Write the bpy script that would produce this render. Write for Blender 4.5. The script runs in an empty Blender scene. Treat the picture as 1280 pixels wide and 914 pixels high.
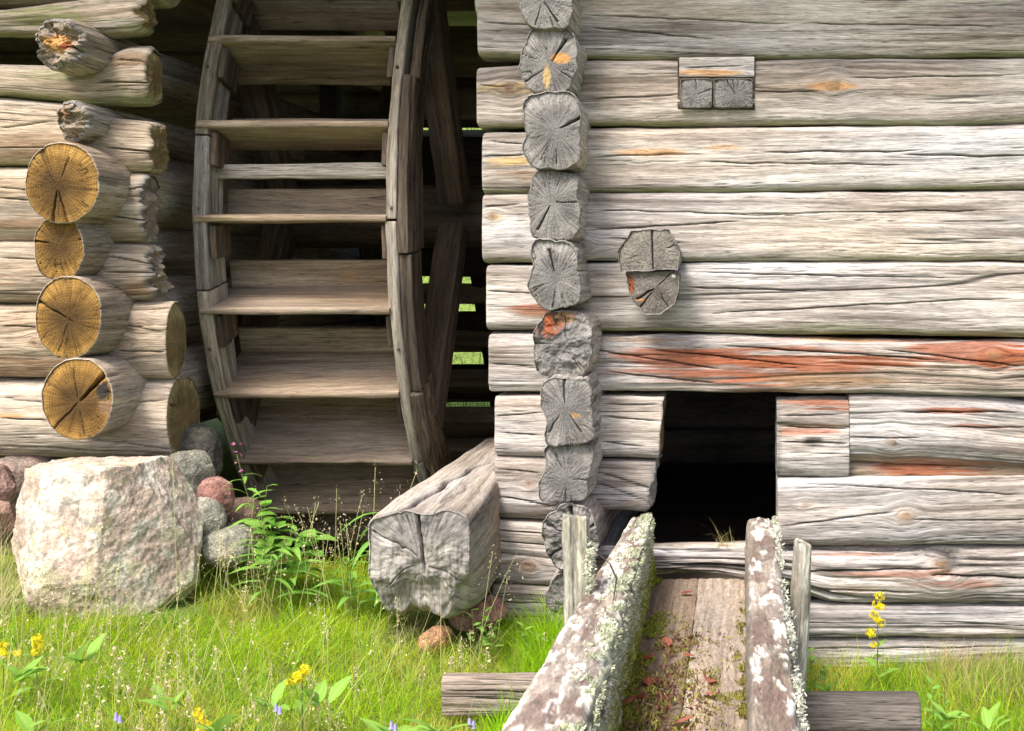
import bpy, math, random
import numpy as np

# ------------------------------------------------------------------ camera, world, sun, exposure
SC = bpy.context.scene
COL = bpy.context.collection
F = 1554.0                      # focal length in photograph pixels
CZ = 1.32                       # camera height
cam_d = bpy.data.cameras.new("camera")
cam = bpy.data.objects.new("camera", cam_d)
COL.objects.link(cam)
cam.location = (0, 0, CZ)
cam.rotation_euler = (math.radians(90), 0, 0)
cam_d.sensor_width = 36
cam_d.lens = F * 36 / 1280
cam_d.shift_x = (640 - 925) / 1280
cam_d.shift_y = -(457 - 340) / 1280
cam_d.clip_end = 2000
SC.camera = cam

SUN_EL, SUN_AZ = 54, 207        # azimuth of the sun, clockwise from +Y
world = bpy.data.worlds.new("World")
SC.world = world
world.use_nodes = True
wn = world.node_tree
bg = wn.nodes["Background"]
sky = wn.nodes.new("ShaderNodeTexSky")
sky.sky_type = 'NISHITA'
sky.sun_disc = False
sky.sun_elevation = math.radians(SUN_EL)
sky.sun_rotation = math.radians(SUN_AZ)
sky.dust_density = 4.0
sky.air_density = 0.6
sky.ozone_density = 0.6
wn.links.new(sky.outputs[0], bg.inputs[0])
bg.inputs[1].default_value = 0.15
sd = bpy.data.lights.new("sun", 'SUN')
sd.energy = 2.0
sd.angle = math.radians(16)
sd.color = (1.0, 0.955, 0.89)
sun = bpy.data.objects.new("sun", sd)
COL.objects.link(sun)
el, az = math.radians(SUN_EL), math.radians(SUN_AZ)
from mathutils import Vector
sv = Vector((math.sin(az) * math.cos(el), math.cos(az) * math.cos(el), math.sin(el)))
sun.rotation_euler = sv.to_track_quat('Z', 'Y').to_euler()
sun.location = (-3, -4, 8)
SC.view_settings.view_transform = 'Standard'
SC.view_settings.look = 'None'
SC.view_settings.gamma = 1
SC.view_settings.exposure = 1.28


def P(px, py, d):
    return np.array([(px - 925) / F * d, d, CZ + (340 - py) / F * d])


# ------------------------------------------------------------------ noise
_rs = np.random.RandomState(7)
_perm = _rs.permutation(256)
_perm = np.concatenate([_perm, _perm, _perm])
_g = _rs.normal(size=(256, 3))
_g /= np.linalg.norm(_g, axis=1)[:, None]


def noise(x, y, z=0.0):
    x, y, z = np.broadcast_arrays(np.asarray(x, float), np.asarray(y, float), np.asarray(z, float))
    xi, yi, zi = np.floor(x).astype(int), np.floor(y).astype(int), np.floor(z).astype(int)
    xf, yf, zf = x - xi, y - yi, z - zi
    xi, yi, zi = xi & 255, yi & 255, zi & 255
    u, v, w = [t * t * t * (t * (t * 6 - 15) + 10) for t in (xf, yf, zf)]

    def gr(a, b, c):
        h = _perm[_perm[_perm[(xi + a) & 255] + ((yi + b) & 255)] + ((zi + c) & 255)]
        g = _g[h]
        return g[..., 0] * (xf - a) + g[..., 1] * (yf - b) + g[..., 2] * (zf - c)

    def lp(a, b, t):
        return a + (b - a) * t
    r = lp(lp(lp(gr(0, 0, 0), gr(1, 0, 0), u), lp(gr(0, 1, 0), gr(1, 1, 0), u), v),
           lp(lp(gr(0, 0, 1), gr(1, 0, 1), u), lp(gr(0, 1, 1), gr(1, 1, 1), u), v), w)
    return r * 1.7


def fbm(x, y, z=0.0, o=4):
    s, a, f = 0, 1.0, 1.0
    for k in range(o):
        s = s + a * noise(np.asarray(x) * f + 17.3 * k, np.asarray(y) * f, np.asarray(z) * f + 5.1 * k)
        a *= 0.5
        f *= 2.03
    return s


def sst(a, b, x):
    t = np.clip((x - a) / (b - a), 0, 1)
    return t * t * (3 - 2 * t)


# ------------------------------------------------------------------ objects
def mesh_np(name, verts, quads=None, tris=None, ngons=None, col=None, grain=None, smooth=True):
    me = bpy.data.meshes.new(name)
    verts = np.asarray(verts, np.float32)
    idx, starts, n = [], [], 0
    for arr, k in ((quads, 4), (tris, 3)):
        if arr is not None and len(arr):
            arr = np.asarray(arr, np.int32)
            idx.append(arr.ravel())
            starts.append(n + np.arange(len(arr), dtype=np.int32) * k)
            n += arr.size
    for g in (ngons or []):
        idx.append(np.asarray(g, np.int32))
        starts.append(np.array([n], np.int32))
        n += len(g)
    idx, starts = np.concatenate(idx), np.concatenate(starts)
    me.vertices.add(len(verts))
    me.vertices.foreach_set("co", verts.ravel())
    me.loops.add(len(idx))
    me.loops.foreach_set("vertex_index", idx)
    me.polygons.add(len(starts))
    me.polygons.foreach_set("loop_start", starts)
    me.polygons.foreach_set("use_smooth", np.full(len(starts), smooth, bool))
    if col is not None:
        a = me.color_attributes.new("Col", 'FLOAT_COLOR', 'POINT')
        c4 = np.ones((len(verts), 4), np.float32)
        c4[:, :3] = np.clip(col, 0.004, 1)
        a.data.foreach_set("color", c4.ravel())
    if grain is not None:
        a = me.attributes.new("grain", 'FLOAT_VECTOR', 'POINT')
        a.data.foreach_set("vector", np.asarray(grain, np.float32).ravel())
    me.update(calc_edges=True)
    me.validate()
    return me


def obj(name, me, mat, parent=None, loc=(0, 0, 0), rot=(0, 0, 0), label=None):
    o = bpy.data.objects.new(name, me)
    COL.objects.link(o)
    if mat is not None and len(me.materials) == 0:
        me.materials.append(mat)
    o.location = loc
    o.rotation_euler = rot
    if parent is not None:
        o.parent = parent
    if label:
        o["label"] = label
    return o


def tag(o, label, cat, group=None, kind=None):
    if label:
        o["label"] = label
    if cat:
        o["category"] = cat
    if group:
        o["group"] = group
    if kind:
        o["kind"] = kind
    return o


def thing(name, loc, label, cat, group=None):
    o = bpy.data.objects.new(name, None)
    COL.objects.link(o)
    o.location = tuple(loc)
    o.empty_display_size = 0.1
    return tag(o, label, cat, group)


# ------------------------------------------------------------------ materials
def nodes(name):
    m = bpy.data.materials.new(name)
    m.use_nodes = True
    nt = m.node_tree
    b = nt.nodes["Principled BSDF"]
    b.inputs["Roughness"].default_value = 0.85
    b.inputs["Specular IOR Level"].default_value = 0.25
    return m, nt, b


def mapped_noise(nt, vec, sc, detail=4, rough=0.6):
    mp = nt.nodes.new("ShaderNodeMapping")
    mp.inputs["Scale"].default_value = sc
    nt.links.new(vec, mp.inputs[0])
    nz = nt.nodes.new("ShaderNodeTexNoise")
    nz.inputs["Scale"].default_value = 1
    nz.inputs["Detail"].default_value = detail
    nz.inputs["Roughness"].default_value = rough
    nt.links.new(mp.outputs[0], nz.inputs["Vector"])
    return nz.outputs[0]


def rng(nt, v, a, b, c, d):
    r = nt.nodes.new("ShaderNodeMapRange")
    nt.links.new(v, r.inputs[0])
    for k, q in enumerate((a, b, c, d)):
        r.inputs[k + 1].default_value = q
    return r.outputs[0]


def mul(nt, a, b):
    m = nt.nodes.new("ShaderNodeMath")
    m.operation = 'MULTIPLY'
    nt.links.new(a, m.inputs[0])
    nt.links.new(b, m.inputs[1])
    return m.outputs[0]


def wood_mat(name, amp=0.35, bump=0.5, gx=17, gv=260, lines=.6):
    m, nt, b = nodes(name)
    c = nt.nodes.new("ShaderNodeAttribute")
    c.attribute_name = "Col"
    g = nt.nodes.new("ShaderNodeAttribute")
    g.attribute_name = "grain"
    n1 = mapped_noise(nt, g.outputs["Vector"], (gx, gv, 3), 5, 0.65)
    n2 = mapped_noise(nt, g.outputs["Vector"], (gx * 0.35, gv * 0.33, 3), 4, 0.6)
    f = mul(nt, rng(nt, n1, 0.36, 0.64, 1 - amp, 1 + amp * 0.75), rng(nt, n2, 0.3, 0.7, 1 - amp * .7, 1 + amp * 0.5))
    n0 = mapped_noise(nt, g.outputs["Vector"], (gx * 1.6, gv * 2.6, 3), 4, 0.7)
    f = mul(nt, f, rng(nt, n0, 0.35, 0.65, 1 - amp * .6, 1 + amp * .5))
    for sx_, sv_2, wd_ in ((.7, 26, .004), (2.0, 70, .013), (5, 150, .022), (10, 320, .03)):
        nl = mapped_noise(nt, g.outputs["Vector"], (sx_, sv_2, 3), 2, 0.5)
        ab = nt.nodes.new("ShaderNodeMath")
        ab.operation = 'COMPARE'
        sb = nt.nodes.new("ShaderNodeMath")
        sb.operation = 'SUBTRACT'
        sb.inputs[1].default_value = 0.5
        nt.links.new(nl, sb.inputs[0])
        aa = nt.nodes.new("ShaderNodeMath")
        aa.operation = 'ABSOLUTE'
        nt.links.new(sb.outputs[0], aa.inputs[0])
        line = rng(nt, aa.outputs[0], 0.0, wd_, 0.0, 1.0)
        mk = mapped_noise(nt, g.outputs["Vector"], (sx_ * .8, sv_2 * .3, 9), 2, 0.5)
        mx = nt.nodes.new("ShaderNodeMath")
        mx.operation = 'MAXIMUM'
        nt.links.new(line, mx.inputs[0])
        nt.links.new(rng(nt, mk, 0.45, 0.6, 1.0, 0.0), mx.inputs[1])
        f = mul(nt, f, rng(nt, mx.outputs[0], 0, 1, 1 - lines, 1))
        nt.nodes.remove(ab)
    vm = nt.nodes.new("ShaderNodeVectorMath")
    vm.operation = 'SCALE'
    nt.links.new(c.outputs["Color"], vm.inputs[0])
    nt.links.new(f, vm.inputs["Scale"])
    nt.links.new(vm.outputs[0], b.inputs["Base Color"])
    ad = nt.nodes.new("ShaderNodeMath")
    ad.operation = 'ADD'
    nt.links.new(n1, ad.inputs[0])
    nt.links.new(n2, ad.inputs[1])
    bp = nt.nodes.new("ShaderNodeBump")
    bp.inputs["Strength"].default_value = bump
    bp.inputs["Distance"].default_value = 0.003
    nt.links.new(ad.outputs[0], bp.inputs["Height"])
    nt.links.new(bp.outputs[0], b.inputs["Normal"])
    return m


def speckle_mat(name, s1=60, s2=220, amp=0.35, bump=0.6, rough=0.9, dist=0.006):
    """vertex tint times isotropic grain, for stone, soil and crust"""
    m, nt, b = nodes(name)
    b.inputs["Roughness"].default_value = rough
    c = nt.nodes.new("ShaderNodeAttribute")
    c.attribute_name = "Col"
    g = nt.nodes.new("ShaderNodeTexCoord")
    n1 = mapped_noise(nt, g.outputs["Object"], (s1,) * 3, 6, 0.7)
    n2 = mapped_noise(nt, g.outputs["Object"], (s2,) * 3, 3, 0.6)
    f = mul(nt, rng(nt, n1, 0.35, 0.65, 1 - amp, 1 + amp * .7), rng(nt, n2, 0.35, 0.65, 1 - amp, 1 + amp * .7))
    vm = nt.nodes.new("ShaderNodeVectorMath")
    vm.operation = 'SCALE'
    nt.links.new(c.outputs["Color"], vm.inputs[0])
    nt.links.new(f, vm.inputs["Scale"])
    nt.links.new(vm.outputs[0], b.inputs["Base Color"])
    ad = nt.nodes.new("ShaderNodeMath")
    ad.operation = 'ADD'
    nt.links.new(n1, ad.inputs[0])
    nt.links.new(n2, ad.inputs[1])
    bp = nt.nodes.new("ShaderNodeBump")
    bp.inputs["Strength"].default_value = bump
    bp.inputs["Distance"].default_value = dist
    nt.links.new(ad.outputs[0], bp.inputs["Height"])
    nt.links.new(bp.outputs[0], b.inputs["Normal"])
    return m


def leaf_mat(name, trans=0.45, rough=0.5, color=None):
    m, nt, b = nodes(name)
    out = nt.nodes["Material Output"]
    tr = nt.nodes.new("ShaderNodeBsdfTranslucent")
    mx = nt.nodes.new("ShaderNodeMixShader")
    mx.inputs[0].default_value = trans
    if color is None:
        c = nt.nodes.new("ShaderNodeAttribute")
        c.attribute_name = "Col"
        nt.links.new(c.outputs["Color"], b.inputs["Base Color"])
        nt.links.new(c.outputs["Color"], tr.inputs["Color"])
    else:
        tc = nt.nodes.new("ShaderNodeTexCoord")
        nz = mapped_noise(nt, tc.outputs["Object"], (90, 90, 90), 3, 0.6)
        vm = nt.nodes.new("ShaderNodeVectorMath")
        vm.operation = 'SCALE'
        vm.inputs[0].default_value = color
        nt.links.new(rng(nt, nz, 0.3, 0.7, 0.75, 1.25), vm.inputs["Scale"])
        nt.links.new(vm.outputs[0], b.inputs["Base Color"])
        nt.links.new(vm.outputs[0], tr.inputs["Color"])
    b.inputs["Roughness"].default_value = rough
    b.inputs["Specular IOR Level"].default_value = 0.12
    nt.links.new(b.outputs[0], mx.inputs[1])
    nt.links.new(tr.outputs[0], mx.inputs[2])
    nt.links.new(mx.outputs[0], out.inputs[0])
    return m


M_LOG = wood_mat("weathered_log_wood", 0.30, 0.55)
M_DARK = wood_mat("dark_timber", 0.30, 0.5)
M_WHEEL = wood_mat("wheel_board_wood", 0.22, 0.4)
M_CRUST = wood_mat("lichen_crusted_plank", 0.30, 0.9, 40, 160, .12)
M_ROCK = speckle_mat("granite", 45, 170, 0.38, 0.8)
M_BOULDER = speckle_mat("beige_granite", 38, 150, 0.22, 0.55)
M_SOIL = speckle_mat("soil_and_turf", 25, 140, 0.4, 0.8)
M_LICHEN = speckle_mat("pale_lichen", 120, 320, 0.3, 0.8)
M_GRASS = leaf_mat("grass_blades", 0.5, 0.7)
M_LEAF = leaf_mat("plant_leaf", 0.4, 0.45)
M_DRY = leaf_mat("dry_seed_heads", 0.3, 0.7)

# ------------------------------------------------------------------ timber builder
GREY = dict(light=(.64, .59, .54), mid=(.43, .385, .345), dark=(.17, .142, .12))
BROWN = dict(light=(.52, .43, .33), mid=(.34, .265, .19), dark=(.15, .11, .075))
WHEELP = dict(light=(.48, .385, .285), mid=(.35, .27, .19), dark=(.16, .115, .078))
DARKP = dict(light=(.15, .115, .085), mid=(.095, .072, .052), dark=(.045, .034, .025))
TINTS = dict(red=(.29, .085, .033), orange=(.55, .29, .10), green=(.23, .25, .09), pale=(.72, .68, .60),
             black=(.035, .03, .025), brown=(.26, .16, .09), grey=(.21, .20, .185), yellow=(.58, .40, .17),
             moss=(.16, .20, .03), lichen=(.62, .63, .52))
_seed = [0]


def section(n, hy, hz, N, front):
    a = np.linspace(-math.pi, math.pi, 4001)
    r = (np.abs(np.cos(a) / hy) ** n + np.abs(np.sin(a) / hz) ** n) ** (-1 / n)
    y, z = -np.cos(a) * r, np.sin(a) * r
    w = np.where(np.cos(a[:-1]) > -0.25, front, 1.0)
    ds = np.hypot(np.diff(y), np.diff(z))
    cw = np.concatenate([[0], np.cumsum(ds * w)])
    s = np.concatenate([[0], np.cumsum(ds)])
    t = np.linspace(0, cw[-1], N, endpoint=False)
    k = lambda q: np.interp(t, cw, q)
    return k(y), k(z), k(s), s[-1]


def timber(name, stations, mat, pal=GREY, parent=None, n=2.8, N=150, dx=0.011, front=2.6, seed=None,
           knots=(), cracks=(), stains=(), rough=1.0, warpn=1.0, er=0.012, cap=(0, 0), capstyle=('grey', 'grey'),
           capcracks=(), rag=(0, 0), slope=(0, 0), autocrack=1.0, erode=0.0, algae=0.0, rings=16, warp=None,
           loc=None, rot=(0, 0, 0), poly=None, label=None, twist=0.0, pith=(0.1, -0.1), bulge=0.004, crackd=0.007,
           fade=None, bark=0.0, crdark=1.0, coarse=None):
    """A log, beam or board. stations: (x, cy, cz, hy, hz) in local metres along x.
    knots: (x, z, r) ; cracks: (x0, z0, x1, z1, w, depth) ; stains: (x, z, sx, sz, tint, strength)"""
    if seed is None:
        _seed[0] += 1
        seed = _seed[0]
    sd_ = seed * 7.37 % 200
    st = np.array(stations, float)
    L0, L1 = st[0, 0], st[-1, 0]
    nx = max(4, int((L1 - L0) / dx))
    xs = np.linspace(L0, L1, nx)
    ends = np.array([0, .1, .3, .6, 1.0]) * er
    if coarse:
        ca0, ca1, cdx = coarse
        inr = (xs > ca0) & (xs < ca1)
        if inr.any():
            step = max(1, int(cdx / dx))
            keep = ~inr
            keep[np.where(inr)[0][::step]] = True
            xs = xs[keep]
    xs = np.unique(np.concatenate([xs[(xs > L0 + er * 1.3) & (xs < L1 - er * 1.3)], L0 + ends, L1 - ends]))
    nx = len(xs)
    cy, cz, hy, hz = [np.interp(xs, st[:, 0], st[:, k]) for k in (1, 2, 3, 4)]
    ahy, ahz = hy.mean(), hz.mean()
    if poly is None:
        sy, sz, sv_, per = section(n, ahy, ahz, N, front)
    else:
        pl = np.array(poly + [poly[0]], float) * [ahy, ahz]
        ds = np.hypot(*np.diff(pl, axis=0).T)
        s = np.concatenate([[0], np.cumsum(ds)])
        t = np.linspace(0, s[-1], N, endpoint=False)
        sy, sz, sv_, per = np.interp(t, s, pl[:, 0]), np.interp(t, s, pl[:, 1]), t, s[-1]
        for _ in range(2):
            sy = .5 * sy + .25 * (np.roll(sy, 1) + np.roll(sy, -1))
            sz = .5 * sz + .25 * (np.roll(sz, 1) + np.roll(sz, -1))
    ty, tz = np.roll(sy, -1) - np.roll(sy, 1), np.roll(sz, -1) - np.roll(sz, 1)
    tl = np.hypot(ty, tz) + 1e-9
    ny, nz_ = -tz / tl, ty / tl
    fy, fz = sy / ahy, sz / ahz
    X = np.repeat(xs[:, None], N, 1)
    V = np.repeat(sv_[None, :], nx, 0)
    NY, NZ = np.repeat(ny[None], nx, 0), np.repeat(nz_[None], nx, 0)
    Y = cy[:, None] + hy[:, None] * fy[None]
    Z = cz[:, None] + hz[:, None] * fz[None]
    # end rounding
    e = np.minimum(xs - L0, L1 - xs)
    q = np.clip(1 - e / er, 0, 1)
    shr = er * 0.6 * (1 - np.sqrt(np.clip(1 - q * q, 0, 1)))
    # large form
    th = V / per * 2 * math.pi
    big = fbm(X * 1.1 + sd_, np.cos(th) * .8, np.sin(th) * .8 + sd_, 3)
    D = big * 0.005 * warpn
    hew = fbm(X * 5 + sd_, np.cos(th) * 1.6, np.sin(th) * 1.6 + sd_ * 2, 3)
    D = D + hew * 0.0036 * warpn
    # grain coordinate that flows round the knots
    VG = V + 0.012 * noise(X * 1.3 + sd_, V * 4, sd_) + 0.02 * noise(X * .6 + 3 + sd_, 0.0, sd_)
    frontm = NY < 0.35
    kc = np.zeros_like(X)
    kring = np.zeros_like(X)
    vz = []
    for (kx, kz, kr) in knots:
        ix = int(np.argmin(abs(xs - kx)))
        cand = np.where(frontm[ix], abs(Z[ix] - kz), 9)
        vk = sv_[int(np.argmin(cand))]
        dv = V - vk
        dxk = X - kx
        VG = VG - kr * 1.4 * np.tanh(dv / (kr * 1.2)) * np.exp(-dxk ** 2 / (2 * (kr * 2.2) ** 2)) * np.exp(-(dv / (kr * 5)) ** 2)
        rr = np.hypot(dxk * 0.8, dv) / kr
        kc = np.maximum(kc, sst(1.0, 0.5, rr))
        kring = np.maximum(kring, np.exp(-((rr - 1.0) / .35) ** 2))
        D = D + kr * 0.16 * np.exp(-(rr / 1.8) ** 2) - kr * .10 * np.exp(-((rr - .95) / .22) ** 2)
    # fibres
    fib = noise(X * 3 + sd_, VG * 75, sd_) * .6 + noise(X * 7, VG * 190 + sd_, sd_) * .4
    D = D + fib * 0.0009 * rough
    lay = fbm(X * 1.6 + sd_, VG * 26, sd_ + 9, 3)
    D = D + lay * 0.0012 * rough
    # checks (long drying cracks)
    cr = np.zeros_like(X)
    if autocrack > 0:
        for (fx, fv, wd, k) in ((.16, 17, .014, 0), (.28, 36, .022, 1), (.6, 70, .040, 2)):
            nn = np.abs(noise(X * fx + sd_ + 31 * k, VG * fv + 3 * k, sd_ + k * 4))
            mk = sst(-.05, 0.15, noise(X * .8 + 9 * k, V * 9 + sd_, sd_ + k) + (0.0 if k < 2 else .06) * autocrack)
            cr = np.maximum(cr, sst(wd, 0, nn) * mk * (1 - .3 * k))
    for (x0, z0, x1, z1, w, dp) in cracks:
        t = np.clip((X - x0) / (x1 - x0), 0, 1)
        zc = z0 + (z1 - z0) * t + 0.004 * noise(X * 9 + x0 * 31, 0.0, sd_) + 0.0012 * noise(X * 24, 1.0, sd_)
        tp = np.clip(np.minimum(X - x0, x1 - X) / (0.18 * (x1 - x0)), 0, 1) ** .7
        g = np.exp(-((Z - zc) / max(.0019, w * .95) / (.6 + .4 * tp)) ** 2) * tp ** .6 * frontm
        D = D - g * dp
        cr = np.maximum(cr, sst(.25, .8, g))
    D = D - cr * crackd * autocrack
    if erode > 0:
        er1 = fbm(X * 1.2 + sd_, VG * 30, sd_ + 2, 4)
        er2 = np.abs(noise(X * 1.1 + sd_, VG * 19, sd_ + 5))
        D = D - erode * (0.013 * sst(.0, .8, er1) + 0.016 * sst(.22, 0, er2) * sst(-.2, .3, noise(X * 2 + 5, V * 9, sd_)))
        cr = np.maximum(cr, erode * .75 * sst(.10, 0, er2))
    D = D - shr[:, None]
    # ragged ends
    w0 = np.exp(-(X - L0) / 0.03)
    w1 = np.exp(-(L1 - X) / 0.03)
    XX = X.copy()
    Ef = lambda yy_, zz_: fbm(yy_ * 16 + sd_, zz_ * 24, sd_, 4)
    rg = Ef(Y, Z)
    XX = XX + w0 * rag[0] * rg + w1 * rag[1] * rg
    XX = XX + (slope[0] * (Z - cz[:, None])) * np.exp(-(X - L0) / .08) + (slope[1] * (Z - cz[:, None])) * np.exp(-(L1 - X) / .08)
    Yd, Zd = Y + NY * D, Z + NZ * D
    # colour
    li, mi, da = [np.array(pal[k]) for k in ('light', 'mid', 'dark')]
    t1 = fbm(X * .8 + sd_, VG * 20, sd_ + 1, 3) * .55
    t2 = noise(X * 3.2 + sd_, VG * 95, sd_ + 2)
    t3 = noise(X * 1.4 + sd_, V * 5, sd_ + 3)
    tt = .58 + .62 * t1 + .34 * t2 + .40 * t3 + .09 * math.sin(sd_ * 1.7)
    tt = tt[..., None]
    C = np.where(tt > .5, mi + (li - mi) * np.clip(tt * 2 - 1, 0, 1.2), da + (mi - da) * np.clip(tt * 2, 0, 1))
    hue = noise(X * 1.0 + 40 + sd_, V * 8, sd_)[..., None]
    C = C * (1 + hue * np.array([.09, .0, -.12]))

    def mix(C, tint, m):
        m = np.clip(m, 0, 1)[..., None]
        return C * (1 - m) + np.array(TINTS[tint]) * m
    if algae > 0:
        am = algae * sst(-.35, -.95, NZ) * sst(-.5, .4, noise(X * 4, V * 12, sd_) + .25)
        C = mix(C, 'green', am * .75)
    for (sx, sz, rx, rz, tint, s) in stains:
        dd = ((X - sx) / rx) ** 2 + ((Z - sz) / rz) ** 2
        m = np.exp(-dd) * s * frontm
        m = np.clip(m * (.85 + 1.3 * t1 + 1.3 * t2 + 1.3 * lay), 0, 1)
        C = mix(C, tint, sst(.15, .85, m) * min(.85, s * .8))
    if len(knots):
        C = mix(C, 'brown', kring * .45)
        kk = kc * (.7 + .5 * noise(X * 120, V * 120, sd_))
        C = mix(C, 'brown', kk)
        C = mix(C, 'black', kc * sst(.2, .6, noise(X * 70, V * 90, sd_ + 3)) * .7)
    C = C * (1 - .72 * crdark * np.clip(cr, 0, 1))[..., None]
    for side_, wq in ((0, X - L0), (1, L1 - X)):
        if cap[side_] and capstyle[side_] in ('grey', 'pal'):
            C = mix(C, 'grey', .8 * sst(.022, .004, wq + .012 * noise(X * 20, V * 30, sd_)))  # last stretch before the cap painted darker to offset its lit pale rim
    if bark > 0:
        C = mix(C, 'lichen', bark * sst(.05, .4, fbm(X * 9, V * 12, sd_ + 7, 4)))
    verts = [np.stack([XX, Yd, Zd], -1).reshape(-1, 3)]
    cols = [C.reshape(-1, 3)]
    grain = [np.stack([X, VG, np.full_like(X, sd_)], -1).reshape(-1, 3)]
    i, j = np.meshgrid(np.arange(nx - 1), np.arange(N), indexing='ij')
    jn = (j + 1) % N
    quads = [np.stack([i * N + j, (i + 1) * N + j, (i + 1) * N + jn, i * N + jn], -1).reshape(-1, 4)]
    ngons = []
    base = nx * N
    for side in (0, 1):
        ix = 0 if side == 0 else nx - 1
        sg = -1 if side == 0 else 1
        K = rings if cap[side] else 2
        ss = (np.linspace(1, .03, K) ** .85)[:, None] if K > 2 else np.array([[1.0], [.05]])
        c0y, c0z = cy[ix], cz[ix]
        y0, z0 = Yd[ix] - c0y, Zd[ix] - c0z
        yy, zz = c0y + ss * y0[None], c0z + ss * z0[None]
        x0 = np.repeat(XX[ix][None], K, 0)
        xm = XX[ix].mean()
        xx = xm + (x0 - xm) * ss ** 2
        if rag[side] > 0:
            xe = xs[ix] + rag[side] * Ef(yy, zz)
            xx = xe + (x0 - xe) * ss ** 8
        u, w = (yy - c0y), (zz - c0z)
        RR = math.sqrt(ahy * ahz)
        if cap[side]:
            pu, pw = u - pith[0] * ahy, w - pith[1] * ahz
            r = np.hypot(pu, pw)
            an = np.arctan2(pw, pu)
            rn = r / RR
            dsp = -bulge * rn ** 3 + .0012 * noise(u * 140, w * 140, sd_) + .003 * noise(u * 18, w * 18, sd_ + 1)
            dsp = dsp + .18 * rag[side] * noise(u * 60, w * 60, sd_ + 4)
            k1 = np.abs(noise(np.cos(an) * 2.6 + sd_, np.sin(an) * 2.6, rn * .5 + sd_))
            k2 = np.abs(noise(np.cos(an) * 6 + sd_, np.sin(an) * 6, rn * .8 + sd_))
            k3 = noise(np.cos(an) * 20 + sd_, np.sin(an) * 20, rn * 1.4 + sd_)
            c1 = sst(.030, 0, k1) * sst(.2, .6, rn) * sst(.0, .3, noise(an * 2, sd_, rn * 2))
            c2 = sst(.06, 0, k2) * sst(.45, .85, rn) * .55 * sst(-.2, .2, noise(an * 5, sd_, rn * 4))
            cc = np.maximum(c1, c2)
            dsp = dsp - cc * .005
            for (ca, r0, r1, wd, dp) in (capcracks if side == (1 if cap[1] else 0) else ()):
                ca_ = math.radians(ca)
                da_ = pu * math.cos(ca_) + pw * math.sin(ca_)
                pe = -pu * math.sin(ca_) + pw * math.cos(ca_) + .003 * noise(da_ * 40, ca, sd_)
                tt_ = np.clip((da_ / RR - r0) / (r1 - r0), 0, 1)
                inside = sst(r0 - .02, r0 + .08, da_ / RR) * sst(r1 + .03, r1 - .03, da_ / RR)
                g = np.exp(-(pe / (wd * (.35 + .65 * tt_))) ** 2) * inside
                dsp = dsp - g * dp
                cc = np.maximum(cc, sst(.25, .8, g))
            xx = xx + sg * dsp
            ring = .5 + .5 * np.sin(r * 2 * math.pi / .0085 + 2.0 * noise(u * 14, w * 14, sd_) * 2)
            style = capstyle[side]
            sp_ = noise(u * 230, w * 230, sd_)
            if style == 'orange':
                rr_ = rn + .10 * noise(u * 14, w * 14, sd_)
                cin, cmid, cout = np.array((.10, .054, .014)), np.array((.20, .108, .026)), np.array((.33, .185, .046))
                m1 = sst(.25, .75, rr_ + .12 * noise(u * 30, w * 30, 3.3))[..., None]
                m2 = sst(.70, .90, rr_)[..., None]
                Cc = cin * (1 - m1) + cmid * m1
                Cc = Cc * (1 - m2) + cout * m2
                Cc = Cc * (1.06 - .38 * ring + .12 * k3)[..., None]
                Cc = Cc * (1 + .25 * noise(u * 25 + 4, w * 25, sd_))[..., None]
            elif style == 'tan':
                Cc = np.array((.27, .19, .085)) * (1 - .15 * ring + .2 * k3 + .25 * noise(u * 12, w * 30, sd_))[..., None]
                m2 = sst(.8, 1.0, rn)[..., None]
                Cc = Cc * (1 - m2) + np.array((.40, .31, .15)) * m2
            elif style == 'grey':
                k4 = np.abs(noise(np.cos(an) * 9 + sd_, np.sin(an) * 9, rn * 1.1 + sd_))
                k5 = np.abs(noise(np.cos(an) * 17 + sd_, np.sin(an) * 17, rn * 2.0 + sd_))
                hair = np.maximum(sst(.10, 0, k4) * sst(.25, .6, rn) * .6, sst(.16, 0, k5) * sst(.45, .9, rn) * .45)
                Cc = np.array((.205, .195, .182)) * (1.08 - .22 * ring + .30 * k3 + .04 * sp_ + .35 * noise(u * 13, w * 13, sd_ + 6))[..., None]
                Cc = Cc * (1 - hair)[..., None]
                m2 = (sst(.6, 1.05, rn) * (.5 + .5 * sst(-.3, .4, noise(u * 16, w * 16, sd_ + 8))))[..., None]
                Cc = Cc * (1 - .38 * m2) + np.array((.42, .39, .345)) * .38 * m2
            else:
                Cc = np.array(pal['mid']) * .8 * (1 - .12 * ring + .2 * k3 + .35 * noise(u * 22, w * 22, sd_))[..., None]
            for (sx, sz, rx, rz, tint, s) in (fade or ()):
                m = np.exp(-((u - sx * ahy) / (rx * ahy)) ** 2 - ((w - sz * ahz) / (rz * ahz)) ** 2) * s
                m = sst(.1, .6, m * (1 + .8 * noise(u * 60, w * 60, sd_)))[..., None]
                Cc = Cc * (1 - m) + np.array(TINTS[tint]) * m
            Cc = Cc * (1 - .75 * np.clip(cc, 0, 1))[..., None]
        else:
            Cc = np.repeat(C[ix][None], K, 0) * .9
        verts.append(np.stack([xx, yy, zz], -1).reshape(-1, 3))
        cols.append(Cc.reshape(-1, 3))
        if cap[side] and capstyle[side] != 'pal':
            grain.append(np.stack([rn * .06 + .3 * w, an * .11, np.full_like(u, sd_)], -1).reshape(-1, 3))
        else:
            grain.append(np.stack([u * 15, w, np.full_like(u, sd_)], -1).reshape(-1, 3))
        k, j = np.meshgrid(np.arange(K - 1), np.arange(N), indexing='ij')
        jn = (j + 1) % N
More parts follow.
